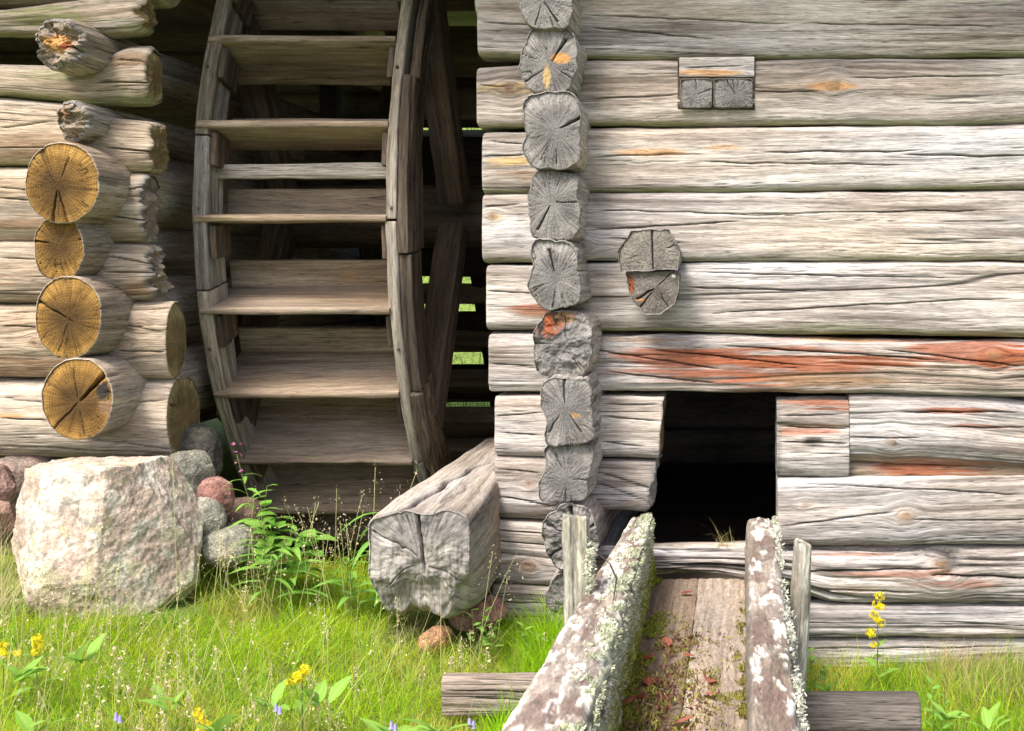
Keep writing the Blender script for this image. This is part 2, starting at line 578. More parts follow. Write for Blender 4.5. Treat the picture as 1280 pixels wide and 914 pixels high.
        qd = np.stack([base + k * N + j, base + (k + 1) * N + j, base + (k + 1) * N + jn, base + k * N + jn], -1).reshape(-1, 4)
        last = base + (K - 1) * N + np.arange(N)
        if side == 0:
            qd = qd[:, ::-1]
            last = last[::-1]
        # last ring: increasing a seen from +x runs clockwise
        quads.append(qd)
        ngons.append(last[::-1])
        base += K * N
    verts = np.concatenate(verts)
    if warp is not None:
        verts = warp(verts)
    if loc is None:
        loc = (verts.min(0) + verts.max(0)) / 2
        verts = verts - loc
        if parent is not None:
            loc = loc - np.array(parent.location)
    me = mesh_np(name, verts, quads=np.concatenate(quads), ngons=ngons, col=np.concatenate(cols),
                 grain=np.concatenate(grain))
    return obj(name, me, mat, parent, tuple(loc), rot, label)


def X_(px, d):
    return (px - 925) / F * d


def Z_(py, d):
    return CZ + (340 - py) / F * d


def wall_log(parent, d, pts, hy, pal=GREY, knots=(), cracks=(), stains=(), mat=None, name="log", **kw):
    """pts: (px, ytop, ybottom) in the plane d; hy = half depth"""
    st = []
    for (px, y0, y1) in pts:
        z0, z1 = Z_(y0, d), Z_(y1, d)
        st.append((X_(px, d), d + hy, (z0 + z1) / 2, hy, (z0 - z1) / 2))
    if 'N' not in kw:
        kw['N'], kw['dx'], kw['front'] = 190, .018, 5.0
    if d < 5:
        kw['coarse'] = (X_(1330, d), 9, .12) if parent is mill else (-9, X_(-60, d), .12)
    kn = [(X_(a, d), Z_(b, d), r / F * d) for a, b, r in knots]
    ck = [(X_(a, d), Z_(b, d), X_(c, d), Z_(e, d), w / 1000, dp / 1000) for a, b, c, e, w, dp in cracks]
    sn = [(X_(a, d), Z_(b, d), rx / F * d, rz / F * d, t, s) for a, b, rx, rz, t, s in stains]
    return timber(name, st, mat or M_LOG, pal, parent, knots=kn, cracks=ck, stains=sn, **kw)


def cross_log(parent, d_face, x0, x1, y0, y1, length, pal=GREY, name="cross_log", lean=0.0, tw=0.0, **kw):
    """A log running away from the camera, its sawn end in the plane d_face over pixels x0..x1, y0..y1."""
    xa, xb, za, zb = X_(x0, d_face), X_(x1, d_face), Z_(y0, d_face), Z_(y1, d_face)
    hx, hz = (xb - xa) / 2, (za - zb) / 2
    c = ((xa + xb) / 2, d_face, (za + zb) / 2)
    st = [(-length, 0, 0, hx * 1.0, hz), (-.5, lean * .5, 0, hx * 1.03, hz * 1.02), (0, 0, 0, hx, hz)]

    ct, stw = math.cos(math.radians(tw)), math.sin(math.radians(tw))

    def wp(v):
        return np.stack([v[:, 1] * ct - v[:, 2] * stw + c[0], -v[:, 0] + c[1], v[:, 1] * stw + v[:, 2] * ct + c[2]], -1)
    kw.setdefault('N', 190)
    kw.setdefault('rough', 1.1)
    kw.setdefault('n', 3.2)
    kw.setdefault('dx', .03)
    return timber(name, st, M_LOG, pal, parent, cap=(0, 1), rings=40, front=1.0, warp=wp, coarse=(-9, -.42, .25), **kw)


# ------------------------------------------------------------------ ground
def ground_z(x, y):
    x, y = np.asarray(x, float), np.asarray(y, float)
    b = np.interp(x, [-8, -2.6, -1.6, -.85, -.35, .2, 5], [.36, .33, .27, .15, .05, .0, .0])
    b = b - np.clip(3.5 - y, 0, 3) * .04
    pit = sst(-2.1, -1.98, x) * sst(-1.0, -1.15, x) * sst(4.45, 4.75, y) * sst(8.2, 7.6, y)
    b = b - .42 * pit
    b = b + sst(8.5, 17, y) * 3.2
    b = b + .018 * noise(x * 2.1, y * 2.1, 4.4) + .008 * noise(x * 7, y * 7, 1.4)
    return b


gx = np.unique(np.concatenate([np.linspace(-400, -8, 14), np.linspace(-8, -3, 24), np.linspace(-3, 2, 90),
                               np.linspace(2, 8, 20), np.linspace(8, 400, 14)]))
gy = np.unique(np.concatenate([np.linspace(-400, -2, 16), np.linspace(-2, 1.8, 16), np.linspace(1.8, 5.2, 66),
                               np.linspace(5.2, 20, 50), np.linspace(20, 900, 20)]))
GX, GY = np.meshgrid(gx, gy, indexing='ij')
GZ = ground_z(GX, GY)
nyg = len(gy)
i, j = np.meshgrid(np.arange(len(gx) - 1), np.arange(nyg - 1), indexing='ij')
gq = np.stack([i * nyg + j, (i + 1) * nyg + j, (i + 1) * nyg + j + 1, i * nyg + j + 1], -1).reshape(-1, 4)
mgr = sst(-.4, .3, fbm(GX * 3, GY * 3, 2.2, 3))[..., None]
gcol = np.array((.10, .17, .025)) * mgr + np.array((.15, .16, .05)) * (1 - mgr)
far = sst(8, 10, GY)[..., None]
gcol = gcol * (1 - far) + np.array((.17, .24, .05)) * far
g_me = mesh_np("ground", np.stack([GX, GY, GZ], -1).reshape(-1, 3), quads=gq, col=gcol.reshape(-1, 3))
tag(obj("ground", g_me, M_SOIL), None, None, kind="structure")

# ------------------------------------------------------------------ right building: the mill
DR = 4.20
mill = thing("log_mill", (0.1, DR + .1, 0), "pale grey log mill on the right with a square dark opening at its foot", "building")
HY = .10
# main wall logs, top to bottom (px, top, bottom)
wall_log(mill, DR, [(593, -95, -8), (900, -93, -10), (1620, -95, -10)], HY, N=110, algae=.6)
wall_log(mill, DR, [(596, -14, 69), (640, -13, 71), (760, -10, 73), (900, -9, 74), (1280, -8, 69), (1620, -10, 70)], HY,
         n=6.0, algae=.9, cracks=[(600, 27, 700, 33, 1.5, 7), (720, 18, 1000, 30, 1.6, 8), (990, 28, 1260, 33, 1.8, 9), (720, 32, 900, 50, 1.3, 6)],
         stains=[(980, 20, 160, 25, 'brown', .35), (1130, 18, 150, 22, 'brown', .5)], seed=11)
wall_log(mill, DR, [(595, 82, 158), (645, 80, 158), (740, 73, 156), (900, 72, 156), (1100, 71, 155), (1170, 72, 157), (1280, 71, 152), (1620, 70, 153)], HY,
         n=6.0, algae=.9, knots=[(636, 111, 6), (1042, 108, 6)], seed=12,
         cracks=[(728, 125, 850, 118, 1.8, 9), (945, 115, 1020, 114, 1.5, 7), (1060, 98, 1275, 93, 1.5, 7), (600, 106, 632, 109, 1.2, 4)],
         stains=[(640, 111, 30, 7, 'yellow', 1.2), (605, 112, 16, 3, 'yellow', .8), (1040, 108, 22, 4, 'orange', 1.5), (826, 100, 26, 4, 'orange', 1.1),
                 (1000, 105, 80, 16, 'brown', .5), (1180, 110, 110, 20, 'brown', .45)])
wall_log(mill, DR, [(602, 164, 242), (645, 163, 243), (735, 158, 241), (900, 157, 240), (1280, 154, 236), (1620, 154, 236)], HY,
         n=6.0, algae=.95, knots=[(800, 193, 3.5)], seed=13,
         cracks=[(605, 196, 660, 193, 1.6, 7), (730, 196, 880, 192, 1.5, 7), (950, 190, 1150, 189, 2.2, 11), (1130, 194, 1290, 195, 2.4, 12), (880, 203, 1130, 206, 1.5, 8), (610, 175, 655, 181, 1.5, 7)],
         stains=[(635, 203, 30, 8, 'yellow', 1.1), (810, 190, 40, 4, 'orange', .9), (905, 184, 22, 3, 'orange', .7), (660, 225, 22, 10, 'brown', 1.0), (640, 218, 26, 7, 'brown', .6)])
wall_log(mill, DR, [(602, 242, 328), (735, 240, 327), (900, 240, 327), (1280, 237, 326), (1620, 237, 326)], HY,
         n=6.0, algae=.7, knots=[(615, 271, 4), (729, 308, 5)], seed=14,
         cracks=[(604, 258, 650, 255, 1.8, 8), (735, 262, 1000, 270, 1.2, 6), (780, 285, 925, 277, 1.8, 9), (735, 287, 800, 285, 1.5, 7), (760, 298, 860, 303, 1.2, 6), (900, 268, 1250, 262, 1.5, 7)],
         stains=[(617, 271, 9, 4, 'yellow', .9)])
wall_log(mill, DR, [(607, 330, 413), (660, 330, 414), (740, 328, 415), (900, 326, 416), (1280, 327, 421), (1620, 328, 421)], HY,
         n=6.0, algae=.8, seed=15,
         cracks=[(610, 363, 670, 367, 1.3, 6), (720, 372, 790, 372, 1.2, 6), (850, 360, 1040, 363, 1.5, 8), (880, 392, 1270, 372, 1.4, 7), (860, 340, 1200, 348, 1.2, 6)],
         stains=[(690, 388, 45, 6, 'red', 1.3), (670, 395, 30, 4, 'brown', 1.0), (1000, 408, 200, 6, 'green', .5)])
wall_log(mill, DR, [(610, 416, 490), (660, 416, 491), (760, 418, 491), (900, 419, 493), (1100, 424, 493), (1170, 426, 495), (1280, 426, 499), (1620, 426, 500)], HY,
         n=6.0, algae=.2, seed=16, rough=1.8, erode=.35, pal=GREY, knots=[(1242, 443, 6)],
         cracks=[(612, 455, 668, 457, 1.3, 6), (740, 437, 900, 462, 2.0, 9), (800, 435, 1010, 458, 1.8, 8), (900, 432, 1180, 450, 2.4, 11), (1100, 436, 1275, 458, 2.0, 9), (760, 465, 900, 480, 1.6, 7)],
         stains=[(880, 452, 110, 24, 'red', 1.25), (1000, 448, 130, 22, 'red', 1.15), (1150, 440, 120, 20, 'red', 1.25), (1060, 424, 50, 7, 'orange', 1.0),
                 (950, 478, 60, 12, 'red', 1.1), (1040, 476, 90, 10, 'brown', 1.2), (800, 425, 60, 8, 'brown', .8), (1270, 450, 40, 16, 'red', 1.3), (630, 435, 40, 9, 'red', .3)],
         label="red-brown rotting log over the opening")
# left of the opening
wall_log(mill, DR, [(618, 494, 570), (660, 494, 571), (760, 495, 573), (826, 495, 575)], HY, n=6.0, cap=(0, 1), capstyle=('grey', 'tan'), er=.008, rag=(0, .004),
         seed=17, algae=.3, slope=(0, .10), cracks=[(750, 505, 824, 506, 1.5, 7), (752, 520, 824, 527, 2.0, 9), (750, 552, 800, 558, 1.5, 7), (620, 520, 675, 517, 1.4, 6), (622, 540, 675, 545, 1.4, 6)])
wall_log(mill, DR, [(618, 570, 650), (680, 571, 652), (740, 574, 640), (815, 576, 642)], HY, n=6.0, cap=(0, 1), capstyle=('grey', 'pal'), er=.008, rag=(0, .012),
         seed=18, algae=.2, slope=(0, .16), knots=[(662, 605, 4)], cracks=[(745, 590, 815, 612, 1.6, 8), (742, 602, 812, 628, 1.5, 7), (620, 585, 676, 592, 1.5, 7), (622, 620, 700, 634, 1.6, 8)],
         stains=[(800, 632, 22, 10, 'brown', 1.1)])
wall_log(mill, DR, [(615, 650, 692), (690, 654, 700), (748, 658, 700)], HY * .9, n=5.0, rough=1.6, erode=.3, seed=19, cracks=[(617, 662, 690, 668, 1.8, 9), (617, 676, 695, 683, 1.8, 9)])
wall_log(mill, DR, [(615, 691, 730), (690, 697, 734), (745, 700, 734)], HY * .9, n=5.0, rough=1.4, seed=20, knots=[(660, 708, 7)], stains=[(655, 705, 40, 8, 'brown', .6)])
wall_log(mill, DR, [(614, 729, 790), (690, 733, 795), (760, 733, 795)], HY, n=6.0, seed=21, cracks=[(617, 752, 700, 755, 1.5, 8), (617, 771, 700, 773, 1.5, 8)])
# right of the opening
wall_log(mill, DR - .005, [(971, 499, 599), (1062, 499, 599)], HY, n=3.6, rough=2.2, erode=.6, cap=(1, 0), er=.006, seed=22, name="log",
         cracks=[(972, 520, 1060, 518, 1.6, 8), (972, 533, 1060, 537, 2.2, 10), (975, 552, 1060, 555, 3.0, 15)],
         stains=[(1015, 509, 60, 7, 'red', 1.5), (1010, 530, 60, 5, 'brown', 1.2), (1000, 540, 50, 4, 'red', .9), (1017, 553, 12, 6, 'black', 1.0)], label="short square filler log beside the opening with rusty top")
wall_log(mill, DR, [(1062, 494, 580), (1110, 493, 581), (1200, 492, 584), (1280, 500, 588), (1620, 500, 590)], HY, n=3.2, rough=1.7, erode=.45, er=.006, seed=23,
         knots=[(1115, 553, 5)], cracks=[(1064, 548, 1150, 548, 2.0, 10), (1120, 514, 1280, 516, 2.5, 11), (1180, 535, 1290, 534, 2.0, 9)],
         stains=[(1200, 514, 60, 4, 'red', 1.2), (1220, 534, 70, 4, 'red', .9), (1100, 574, 60, 6, 'brown', .9), (1200, 580, 100, 5, 'red', .8)])
wall_log(mill, DR + .05, [(1040, 574, 606), (1160, 576, 606), (1620, 578, 606)], HY * .8, n=2.6, seed=24, N=80, pal=BROWN, rough=2,
         stains=[(1200, 585, 80, 10, 'red', 1.6)], name="filler_strip")
wall_log(mill, DR, [(972, 600, 682), (1060, 598, 683), (1280, 596, 684), (1620, 596, 685)], HY, n=6.0, seed=25, rough=1.3, knots=[(1131, 645, 7), (1005, 631, 3)],
         cracks=[(975, 658, 1120, 640, 1.5, 7), (1140, 650, 1290, 650, 1.4, 6), (1000, 605, 1280, 618, 1.3, 6)], stains=[(1100, 612, 200, 8, 'brown', .5)])
wall_log(mill, DR - .008, [(735, 690, 728), (820, 689, 724), (900, 688, 724), (975, 686, 738), (1040, 684, 760), (1280, 685, 764), (1620, 685, 766)], HY, n=2.8, seed=26,
         rough=2.3, erode=1.35, er=.02, rag=(.02, 0), knots=[(1177, 707, 9)],
         cracks=[(1000, 715, 1180, 712, 3.0, 18), (1160, 718, 1300, 724, 3.2, 18), (1020, 738, 1150, 742, 3, 16), (820, 704, 930, 708, 2.5, 10), (1140, 693, 1300, 700, 2.2, 10)],
         stains=[(1060, 690, 70, 8, 'red', .8), (1130, 718, 90, 6, 'red', .8), (1060, 740, 50, 8, 'orange', .5), (1200, 730, 60, 6, 'red', .7), (1040, 704, 40, 6, 'brown', .8)],
         label="crumbling sill log with deep splits under the opening")
wall_log(mill, DR, [(960, 757, 802), (1100, 757, 801), (1620, 758, 802)], HY, n=3.2, rough=1.6, seed=27, erode=.3, cracks=[(990, 795, 1120, 796, 2, 9)])
wall_log(mill, DR + .01, [(960, 798, 862), (1100, 798, 862), (1620, 800, 864)], HY, n=3.2, rough=1.5, seed=28, erode=.3, cracks=[(1000, 812, 1280, 808, 2, 9)])

# cross logs with their ends toward the camera
DE = 3.98
CC = [
    (648, 716, -30, 35, [(-60, .1, 1, 3, 12), (250, .2, 1, 2, 8)], dict(n=3.4)),
    (650, 720, 36, 116, [(62, .15, 1.05, 4.5, 20), (218, .2, 1, 2.5, 10), (-25, .4, 1, 2.5, 9), (160, .5, 1, 1.5, 6)],
     dict(n=3.8, fade=[(.45, .12, .3, .14, 'orange', 1.3), (.0, -.5, .12, .28, 'yellow', 1.4)])),
    (655, 724, 118, 211, [(28, .15, 1.05, 4, 20), (-90, .5, 1, 2.5, 9), (240, .5, 1, 1.5, 6)], dict(n=4.6)),
    (659, 727, 214, 302, [(5, .1, .9, 2.5, 12), (245, .1, 1, 3.5, 14), (75, .4, 1, 1.5, 7)], dict(n=4.2)),
    (662, 724, 300, 384, [(100, .2, 1.05, 4, 15), (-100, .4, 1, 2, 8), (200, .4, 1, 1.5, 6)], dict(n=4.6)),
    (667, 738, 386, 475, [(95, .2, .9, 2, 8), (-60, .3, 1, 2, 8), (180, .4, 1, 1.5, 6)],
     dict(n=3.6, rag=(0, .014), fade=[(-.55, .75, .55, .45, 'red', 1.1), (-.75, .6, .12, .35, 'black', .9), (-.25, .8, .1, .3, 'black', .8), (.1, .8, .3, .2, 'brown', 1.1)])),
    (677, 741, 469, 558, [(88, .1, 1, 3.5, 14), (-60, .3, 1, 2.5, 9), (235, .3, 1, 2.5, 9)], dict(n=4.6, fade=[(.3, -.15, .2, .1, 'orange', .5)])),
    (676, 739, 556, 630, [(0, .2, .9, 2, 8), (-90, .3, 1, 2, 8), (120, .4, 1, 2, 8)], dict(n=5)),
    (679, 750, 628, 718, [(95, .0, 1, 7, 22), (30, .3, 1, 6, 18), (-150, .3, 1, 5, 14), (-40, .3, 1, 5, 14), (150, .3, 1, 4, 12)], dict(n=2.3, rag=(0, .014), rough=1.5, erode=.2)),
    (680, 742, 716, 800, [(70, .3, 1, 3, 10), (190, .3, 1, 2, 8)], dict(n=3.0, rag=(0, .01))),
]
for q, (x0, x1, y0, y1, ccs, kw) in enumerate(CC):
    ds = [.0, .02, -.01, .015, .0, .02, -.02, .0, .01, .03][q]
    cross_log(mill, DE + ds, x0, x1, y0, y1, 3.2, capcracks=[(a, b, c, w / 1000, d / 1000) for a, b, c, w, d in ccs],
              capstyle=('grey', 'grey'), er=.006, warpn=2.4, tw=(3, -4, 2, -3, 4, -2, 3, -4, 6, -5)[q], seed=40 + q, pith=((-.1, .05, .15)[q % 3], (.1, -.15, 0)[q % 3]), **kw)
# boarded slot in the second log: thin board above two joist ends
wall_log(mill, DR - .013, [(849, 71, 96), (943, 71, 96)], .03, name="slot_board", warpn=.2, n=12, N=90, er=.003, seed=60, cracks=[(855, 84, 930, 82, 1, 3)],
         stains=[(880, 92, 40, 4, 'orange', 1.2)], label="thin board wedged in the top of the wall slot")
wall_log(mill, DR - .0045, [(847, 68, 138), (944, 68, 138)], .006, name="slot_shade_plate", warpn=.05, n=14, N=60, er=.002, seed=63, pal=DARKP, label="dark recess cut round the joist ends")  # dark plate on the log face stands in for the slot's shade
for (a, b, sd2) in ((850, 890, 61), (892, 941, 62)):
    cross_log(mill, DR - .025, a, b, 98, 134, .3, name="joist_end", warpn=.15, n=14, N=130, er=.003, seed=sd2, capcracks=[(20 if b < 900 else 120, .0, 1.2, .002, .01), (100, .3, 1, .0015, .006)], autocrack=0)
# beam end poking out between the fourth and fifth log: a six-sided wedge above a rounded stub
hexp = [(-.62, 1), (.62, 1), (1, .0), (.95, -.95), (-.95, -.95), (-1, .0)]
cross_log(mill, 4.045, 775, 849, 289, 339, .5, name="beam_end", poly=hexp[::-1], seed=70, capstyle=('grey', 'pal'), capcracks=[(92, -1.5, 1.3, .003, .015), (20, .6, 1.2, .002, .008)],
          label="six-sided beam end above the rounded stub", er=.005, pal=dict(light=(.36, .33, .29), mid=(.26, .235, .2), dark=(.12, .1, .08)))
poly2 = [(-1, .95), (1, .95), (.98, .2), (.8, -.5), (.3, -1), (-.35, -1), (-.75, -.4), (-.92, .2)]
cross_log(mill, 4.06, 784, 848, 340, 392, .5, name="beam_end", poly=poly2[::-1], seed=71, capstyle=('grey', 'pal'), pith=(.15, .25), warpn=.3,
          capcracks=[(45, 0, 1.2, .002, .008), (-150, .1, 1.0, .004, .016), (-60, .3, 1, .002, .008), (230, .2, 1.1, .003, .012)],
          fade=[(-.85, .35, .10, .5, 'red', 1.1), (-.5, -.35, .22, .08, 'orange', .6), (.8, .8, .08, .08, 'pale', .8)], label="rounded stub with a rusty notch below the wedge",
          er=.005, pal=dict(light=(.27, .24, .21), mid=(.2, .175, .15), dark=(.1, .085, .07)))
# far sides, back, floor and roof of the mill, plain but solid
zc = 0.05
k = 0
while zc < 2.55:
    for (xx0, yy0, along) in ((-.7, 7.45, 'x'), (1.85, 4.1, 'y')):
        if along == 'x':
            timber("log", [(-.95, yy0, zc, .1, .115), (2.1, yy0, zc, .1, .115)], M_LOG, GREY, mill, N=26, dx=.25, autocrack=0, er=.02)
        else:
            timber("cross_log", [(-3.5, 0, 0, .1, .115), (0, 0, 0, .1, .115)], M_LOG, GREY, mill, N=26, dx=.25, autocrack=0, er=.02,
                   warp=(lambda v, z=zc: np.stack([v[:, 1] + 1.85, -v[:, 0] + 4.0, v[:, 2] + z], -1)))
    if zc > 2.3:
        timber("log", [(-.9, 4.3, zc, .1, .115), (2.1, 4.3, zc, .1, .115)], M_LOG, GREY, mill, N=40, dx=.08, autocrack=0, er=.02)
        timber("cross_log", [(-3.5, 0, 0, .1, .115), (0, 0, 0, .1, .115)], M_LOG, GREY, mill, N=40, dx=.1, autocrack=0, er=.02,
               warp=(lambda v, z=zc: np.stack([v[:, 1] - .64, -v[:, 0] + 4.0, v[:, 2] + z], -1)))
    zc += .225
    k += 1
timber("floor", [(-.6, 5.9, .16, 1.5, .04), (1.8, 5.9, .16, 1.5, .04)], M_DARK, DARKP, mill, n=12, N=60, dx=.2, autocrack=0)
timber("unseen_roof", [(-1.05, 5.75, 2.70, 2.02, .05), (2.4, 5.75, 2.70, 2.02, .05)], M_DARK, GREY, mill, n=14, N=80, dx=.1)  # out of view; eave reach set to shade the upper wall logs

# ------------------------------------------------------------------ left building
DL = 4.12
shed = thing("log_shed", (-2.9, DL + .13, .5), "brown log building on the left resting on stones with round orange sawn log ends", "building")
LB = dict(light=(.50, .42, .33), mid=(.36, .29, .215), dark=(.16, .12, .085))
HL = .12
WS = [(-3 * 60, 0)]
wall_log(shed, DL, [(-400, -75, 2), (60, -70, 0), (190, -70, -2)], HL, LB, n=2.2, seed=80, algae=.8, N=90)
wall_log(shed, DL - .02, [(-400, 6, 40), (0, 8, 42), (60, 0, 44), (120, -8, 45), (174, -12, 40)], .068, LB, n=2.3, seed=81, algae=.9, cap=(0, 1), capstyle=('grey', 'tan'), rag=(0, .02),
         er=.03, stains=[(60, 20, 60, 14, 'green', .9), (150, 30, 40, 8, 'pale', .8)], erode=.4)
wall_log(shed, DL, [(-400, 80, 118), (0, 78, 119), (60, 80, 124), (110, 72, 130), (150, 56, 130), (182, 55, 128)], .068, LB, n=2.5, seed=82, algae=1.0, cap=(0, 1), capstyle=('grey', 'tan'),
         er=.02, rag=(0, .01), cracks=[(110, 66, 185, 78, 2, 10), (120, 103, 198, 104, 2.4, 12)], stains=[(60, 95, 60, 14, 'green', .6), (150, 70, 30, 14, 'brown', 1.0)])
wall_log(shed, DL, [(-400, 120, 206), (0, 120, 206), (80, 128, 207), (135, 145, 216), (188, 150, 214)], .068, LB, n=2.9, seed=83, algae=.6, cap=(0, 1), capstyle=('grey', 'tan'), er=.02,
         rag=(0, .012), cracks=[(0, 130, 60, 130, 1.6, 7), (0, 160, 70, 152, 2, 9), (130, 185, 200, 190, 2.5, 10)], stains=[(40, 185, 60, 18, 'brown', .9)])
wall_log(shed, DL, [(-400, 207, 301), (0, 208, 301), (120, 212, 303), (177, 214, 302)], .068, LB, n=2.3, seed=84, cap=(0, 1), capstyle=('grey', 'pal'), er=.014, rag=(0, .016),
         cracks=[(0, 234, 40, 237, 2, 9), (0, 247, 40, 250, 1.6, 8), (125, 268, 190, 278, 2, 9), (130, 240, 190, 232, 1.6, 8)], stains=[(30, 280, 50, 20, 'brown', 1.0), (140, 290, 30, 18, 'brown', .8)])
wall_log(shed, DL, [(-400, 299, 382), (0, 300, 380), (120, 303, 380), (186, 306, 374)], .068, LB, n=2.3, seed=85, cap=(0, 1), capstyle=('grey', 'pal'), er=.03, rag=(0, .035),
         cracks=[(0, 322, 60, 324, 2, 9), (130, 318, 195, 332, 2.2, 10), (130, 340, 190, 342, 2, 9)], stains=[(30, 355, 50, 20, 'brown', 1.0), (170, 362, 50, 14, 'brown', 1.2)], erode=.3)
wall_log(shed, DL, [(-400, 379, 474), (0, 380, 473), (130, 378, 475), (207, 377, 476)], .078, LB, n=2.2, seed=86, cap=(0, 1), capstyle=('grey', 'tan'), er=.006,
         knots=[(45, 427, 5), (175, 406, 3), (155, 432, 4)], cracks=[(0, 392, 50, 389, 1.8, 8), (135, 402, 205, 415, 1.6, 7), (0, 407, 45, 409, 2, 9), (145, 438, 205, 441, 1.6, 8), (140, 388, 208, 385, 1.2, 5)],
         stains=[(30, 460, 70, 14, 'brown', 1.0), (170, 455, 60, 18, 'brown', .7)])
wall_log(shed, DL, [(-400, 475, 579), (0, 474, 578), (130, 473, 578), (208, 474, 578)], HL * 1.08, LB, n=2.2, seed=87, cap=(0, 1), capstyle=('grey', 'tan'), er=.006,
         cracks=[(0, 497, 60, 504, 1.6, 8), (0, 522, 60, 526, 1.6, 7), (70, 545, 212, 565, 1.6, 8), (0, 558, 210, 570, 3.0, 12), (160, 505, 205, 500, 1.2, 5)],
         stains=[(10, 520, 20, 3, 'orange', .9), (150, 540, 70, 16, 'brown', .5)])
DLE = 3.97
SH = [
    (40, 107, 22, 86, [(-10, .2, 1, 4, 16), (120, .2, 1, 3, 12)], 'pal', dict(n=2.3, rag=(0, .03), rough=2, erode=.5, fade=[(.0, .0, .5, .3, 'orange', 1.1), (.3, -.1, .15, .12, 'red', 1.6)])),
    (66, 112, 124, 176, [(90, .2, 1, 3, 12)], 'pal', dict(n=2.0, rag=(0, .03), rough=2, erode=.4, fade=[(-.4, .3, .4, .3, 'brown', 1.0)])),
    (30, 124, 178, 279, [(-78, .1, 1, 3.5, 16), (-100, .1, 1, 3.5, 16), (70, .2, .8, 1.6, 6)], 'orange', dict(n=2.1, pith=(-.1, -.1))),
    (41, 105, 269, 351, [(172, .35, 1.05, 3.5, 14), (15, .6, 1.1, 3, 12)], 'orange', dict(n=2.1, pith=(.05, .1))),
    (43, 127, 345, 450, [(150, -.1, 1.1, 4.0, 18), (250, .1, .9, 1.6, 6), (-20, .3, 1, 1.4, 5)], 'orange', dict(n=2.2, pith=(.05, -.05))),
    (51, 141, 447, 550, [(48, .05, 1.15, 6.5, 30), (225, .0, 1, 3.2, 12), (100, .1, .9, 2, 7), (-80, .2, .9, 1.6, 6)], 'orange',
     dict(n=2.1, pith=(.05, -.1), fade=[(.72, .18, .16, .2, 'black', 1.3), (.8, -.2, .2, .15, 'brown', 1.2)])),
]
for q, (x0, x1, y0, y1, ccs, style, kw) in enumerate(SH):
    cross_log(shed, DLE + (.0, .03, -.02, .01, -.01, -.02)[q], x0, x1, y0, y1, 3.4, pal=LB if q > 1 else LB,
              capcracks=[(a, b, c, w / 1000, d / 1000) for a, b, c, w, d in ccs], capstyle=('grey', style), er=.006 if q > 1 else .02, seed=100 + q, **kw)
# rest of the left building
zc = .78
k = 0
while zc < 2.82:
    timber("cross_log", [(-3.6, 0, 0, .12, .13), (0, 0, 0, .12, .13)], M_LOG, LB, shed, N=26, dx=.25, autocrack=0, er=.02,
           warp=(lambda v, z=zc: np.stack([v[:, 1] - 4.9, -v[:, 0] + 4.0, v[:, 2] + z], -1)))
    timber("log", [(-5.0, 7.6, zc, .12, .13), (-1.98, 7.6, zc, .12, .13)], M_LOG, LB, shed, N=26, dx=.25, autocrack=0, er=.02)
    if zc > 2.3:
        timber("log", [(-5.0, 4.25, zc, .12, .13), (-1.98, 4.25, zc, .12, .13)], M_LOG, LB, shed, N=40, dx=.08, autocrack=0, er=.02)
        timber("cross_log", [(-3.6, 0, 0, .12, .13), (0, 0, 0, .12, .13)], M_LOG, LB, shed, N=40, dx=.08, autocrack=0, er=.02,
               warp=(lambda v, z=zc: np.stack([v[:, 1] - 2.2, -v[:, 0] + 4.0, v[:, 2] + z], -1)))
    zc += .25
timber("unseen_roof", [(-5.2, 5.72, 2.81, 2.05, .05), (-.85, 5.72, 2.81, 2.05, .05)], M_DARK, GREY, shed, n=14, N=80, dx=.1)  # out of view; carried on over the wheel to keep its top dark
timber("floor", [(-5.0, 5.9, .74, 1.6, .04), (-2.2, 5.9, .74, 1.6, .04)], M_DARK, DARKP, shed, n=12, N=60, dx=.2, autocrack=0)

# ------------------------------------------------------------------ water wheel
WR, WY, WZ = 1.53, 5.93, 1.57
wheel = thing("water_wheel", (-1.6, WY, WZ - WR), "big wooden water wheel with wide bucket boards standing between the two log buildings", "water wheel")


def rim_warp(xc, rc):
    def f(v):
        th = v[:, 0] / WR
        r = rc - v[:, 1]
        return np.stack([xc + v[:, 2], WY - r * np.cos(th), WZ - r * np.sin(th)], -1)
    return f


def felloe(xc, th0, th1, r0, r1, hx, nm, pal, seed, **kw):
    rc, hr = (r0 + r1) / 2, (r1 - r0) / 2
    a, b = math.radians(th0) * WR, math.radians(th1) * WR
    return timber(nm, [(a, 0, 0, hr, hx), (b, 0, 0, hr, hx)], M_LOG, pal, wheel, n=9, N=64, dx=.03, front=1.5, seed=seed,
                  warp=rim_warp(xc, rc), er=.006, **kw)


RIMP = dict(light=(.50, .45, .38), mid=(.34, .30, .245), dark=(.14, .115, .09))
RIMB = dict(light=(.22, .165, .12), mid=(.125, .094, .068), dark=(.05, .037, .026))
joints = [-120, -85, -48, -9, 12, 60, 95, 140, 185, 240]
for a, b in zip(joints[:-1], joints[1:]):
    hi = abs(a) > 100 or a > 90
    felloe(-1.918, a + .12, b - .12, 1.365, 1.528, .026, "rim_board", RIMP, 200 + a, rough=1.5, erode=.15 if not hi else 0)
joints2 = [-120, -80, -40, 2.5, 40, 80, 140, 185, 240]
for q, (a, b) in enumerate(zip(joints2[:-1], joints2[1:])):
    felloe(-1.236, a + .15, b - .15, 1.365, 1.528, .020, "rim_board", RIMP, 300 + q, rough=1.4)
joints3 = [-120, -70, -17.5, 7, 27, 80, 140, 185, 240]
for q, (a, b) in enumerate(zip(joints3[:-1], joints3[1:])):
    felloe(-1.190 + (.0 if a > -18 else .008), a + .1, b - .1, 1.35, 1.54 - .012 * (q % 2) - (.03 if a < -18 else 0), .024 if a > -18 else .016, "rim_board", RIMB, 320 + q, rough=3.0, erode=.9)
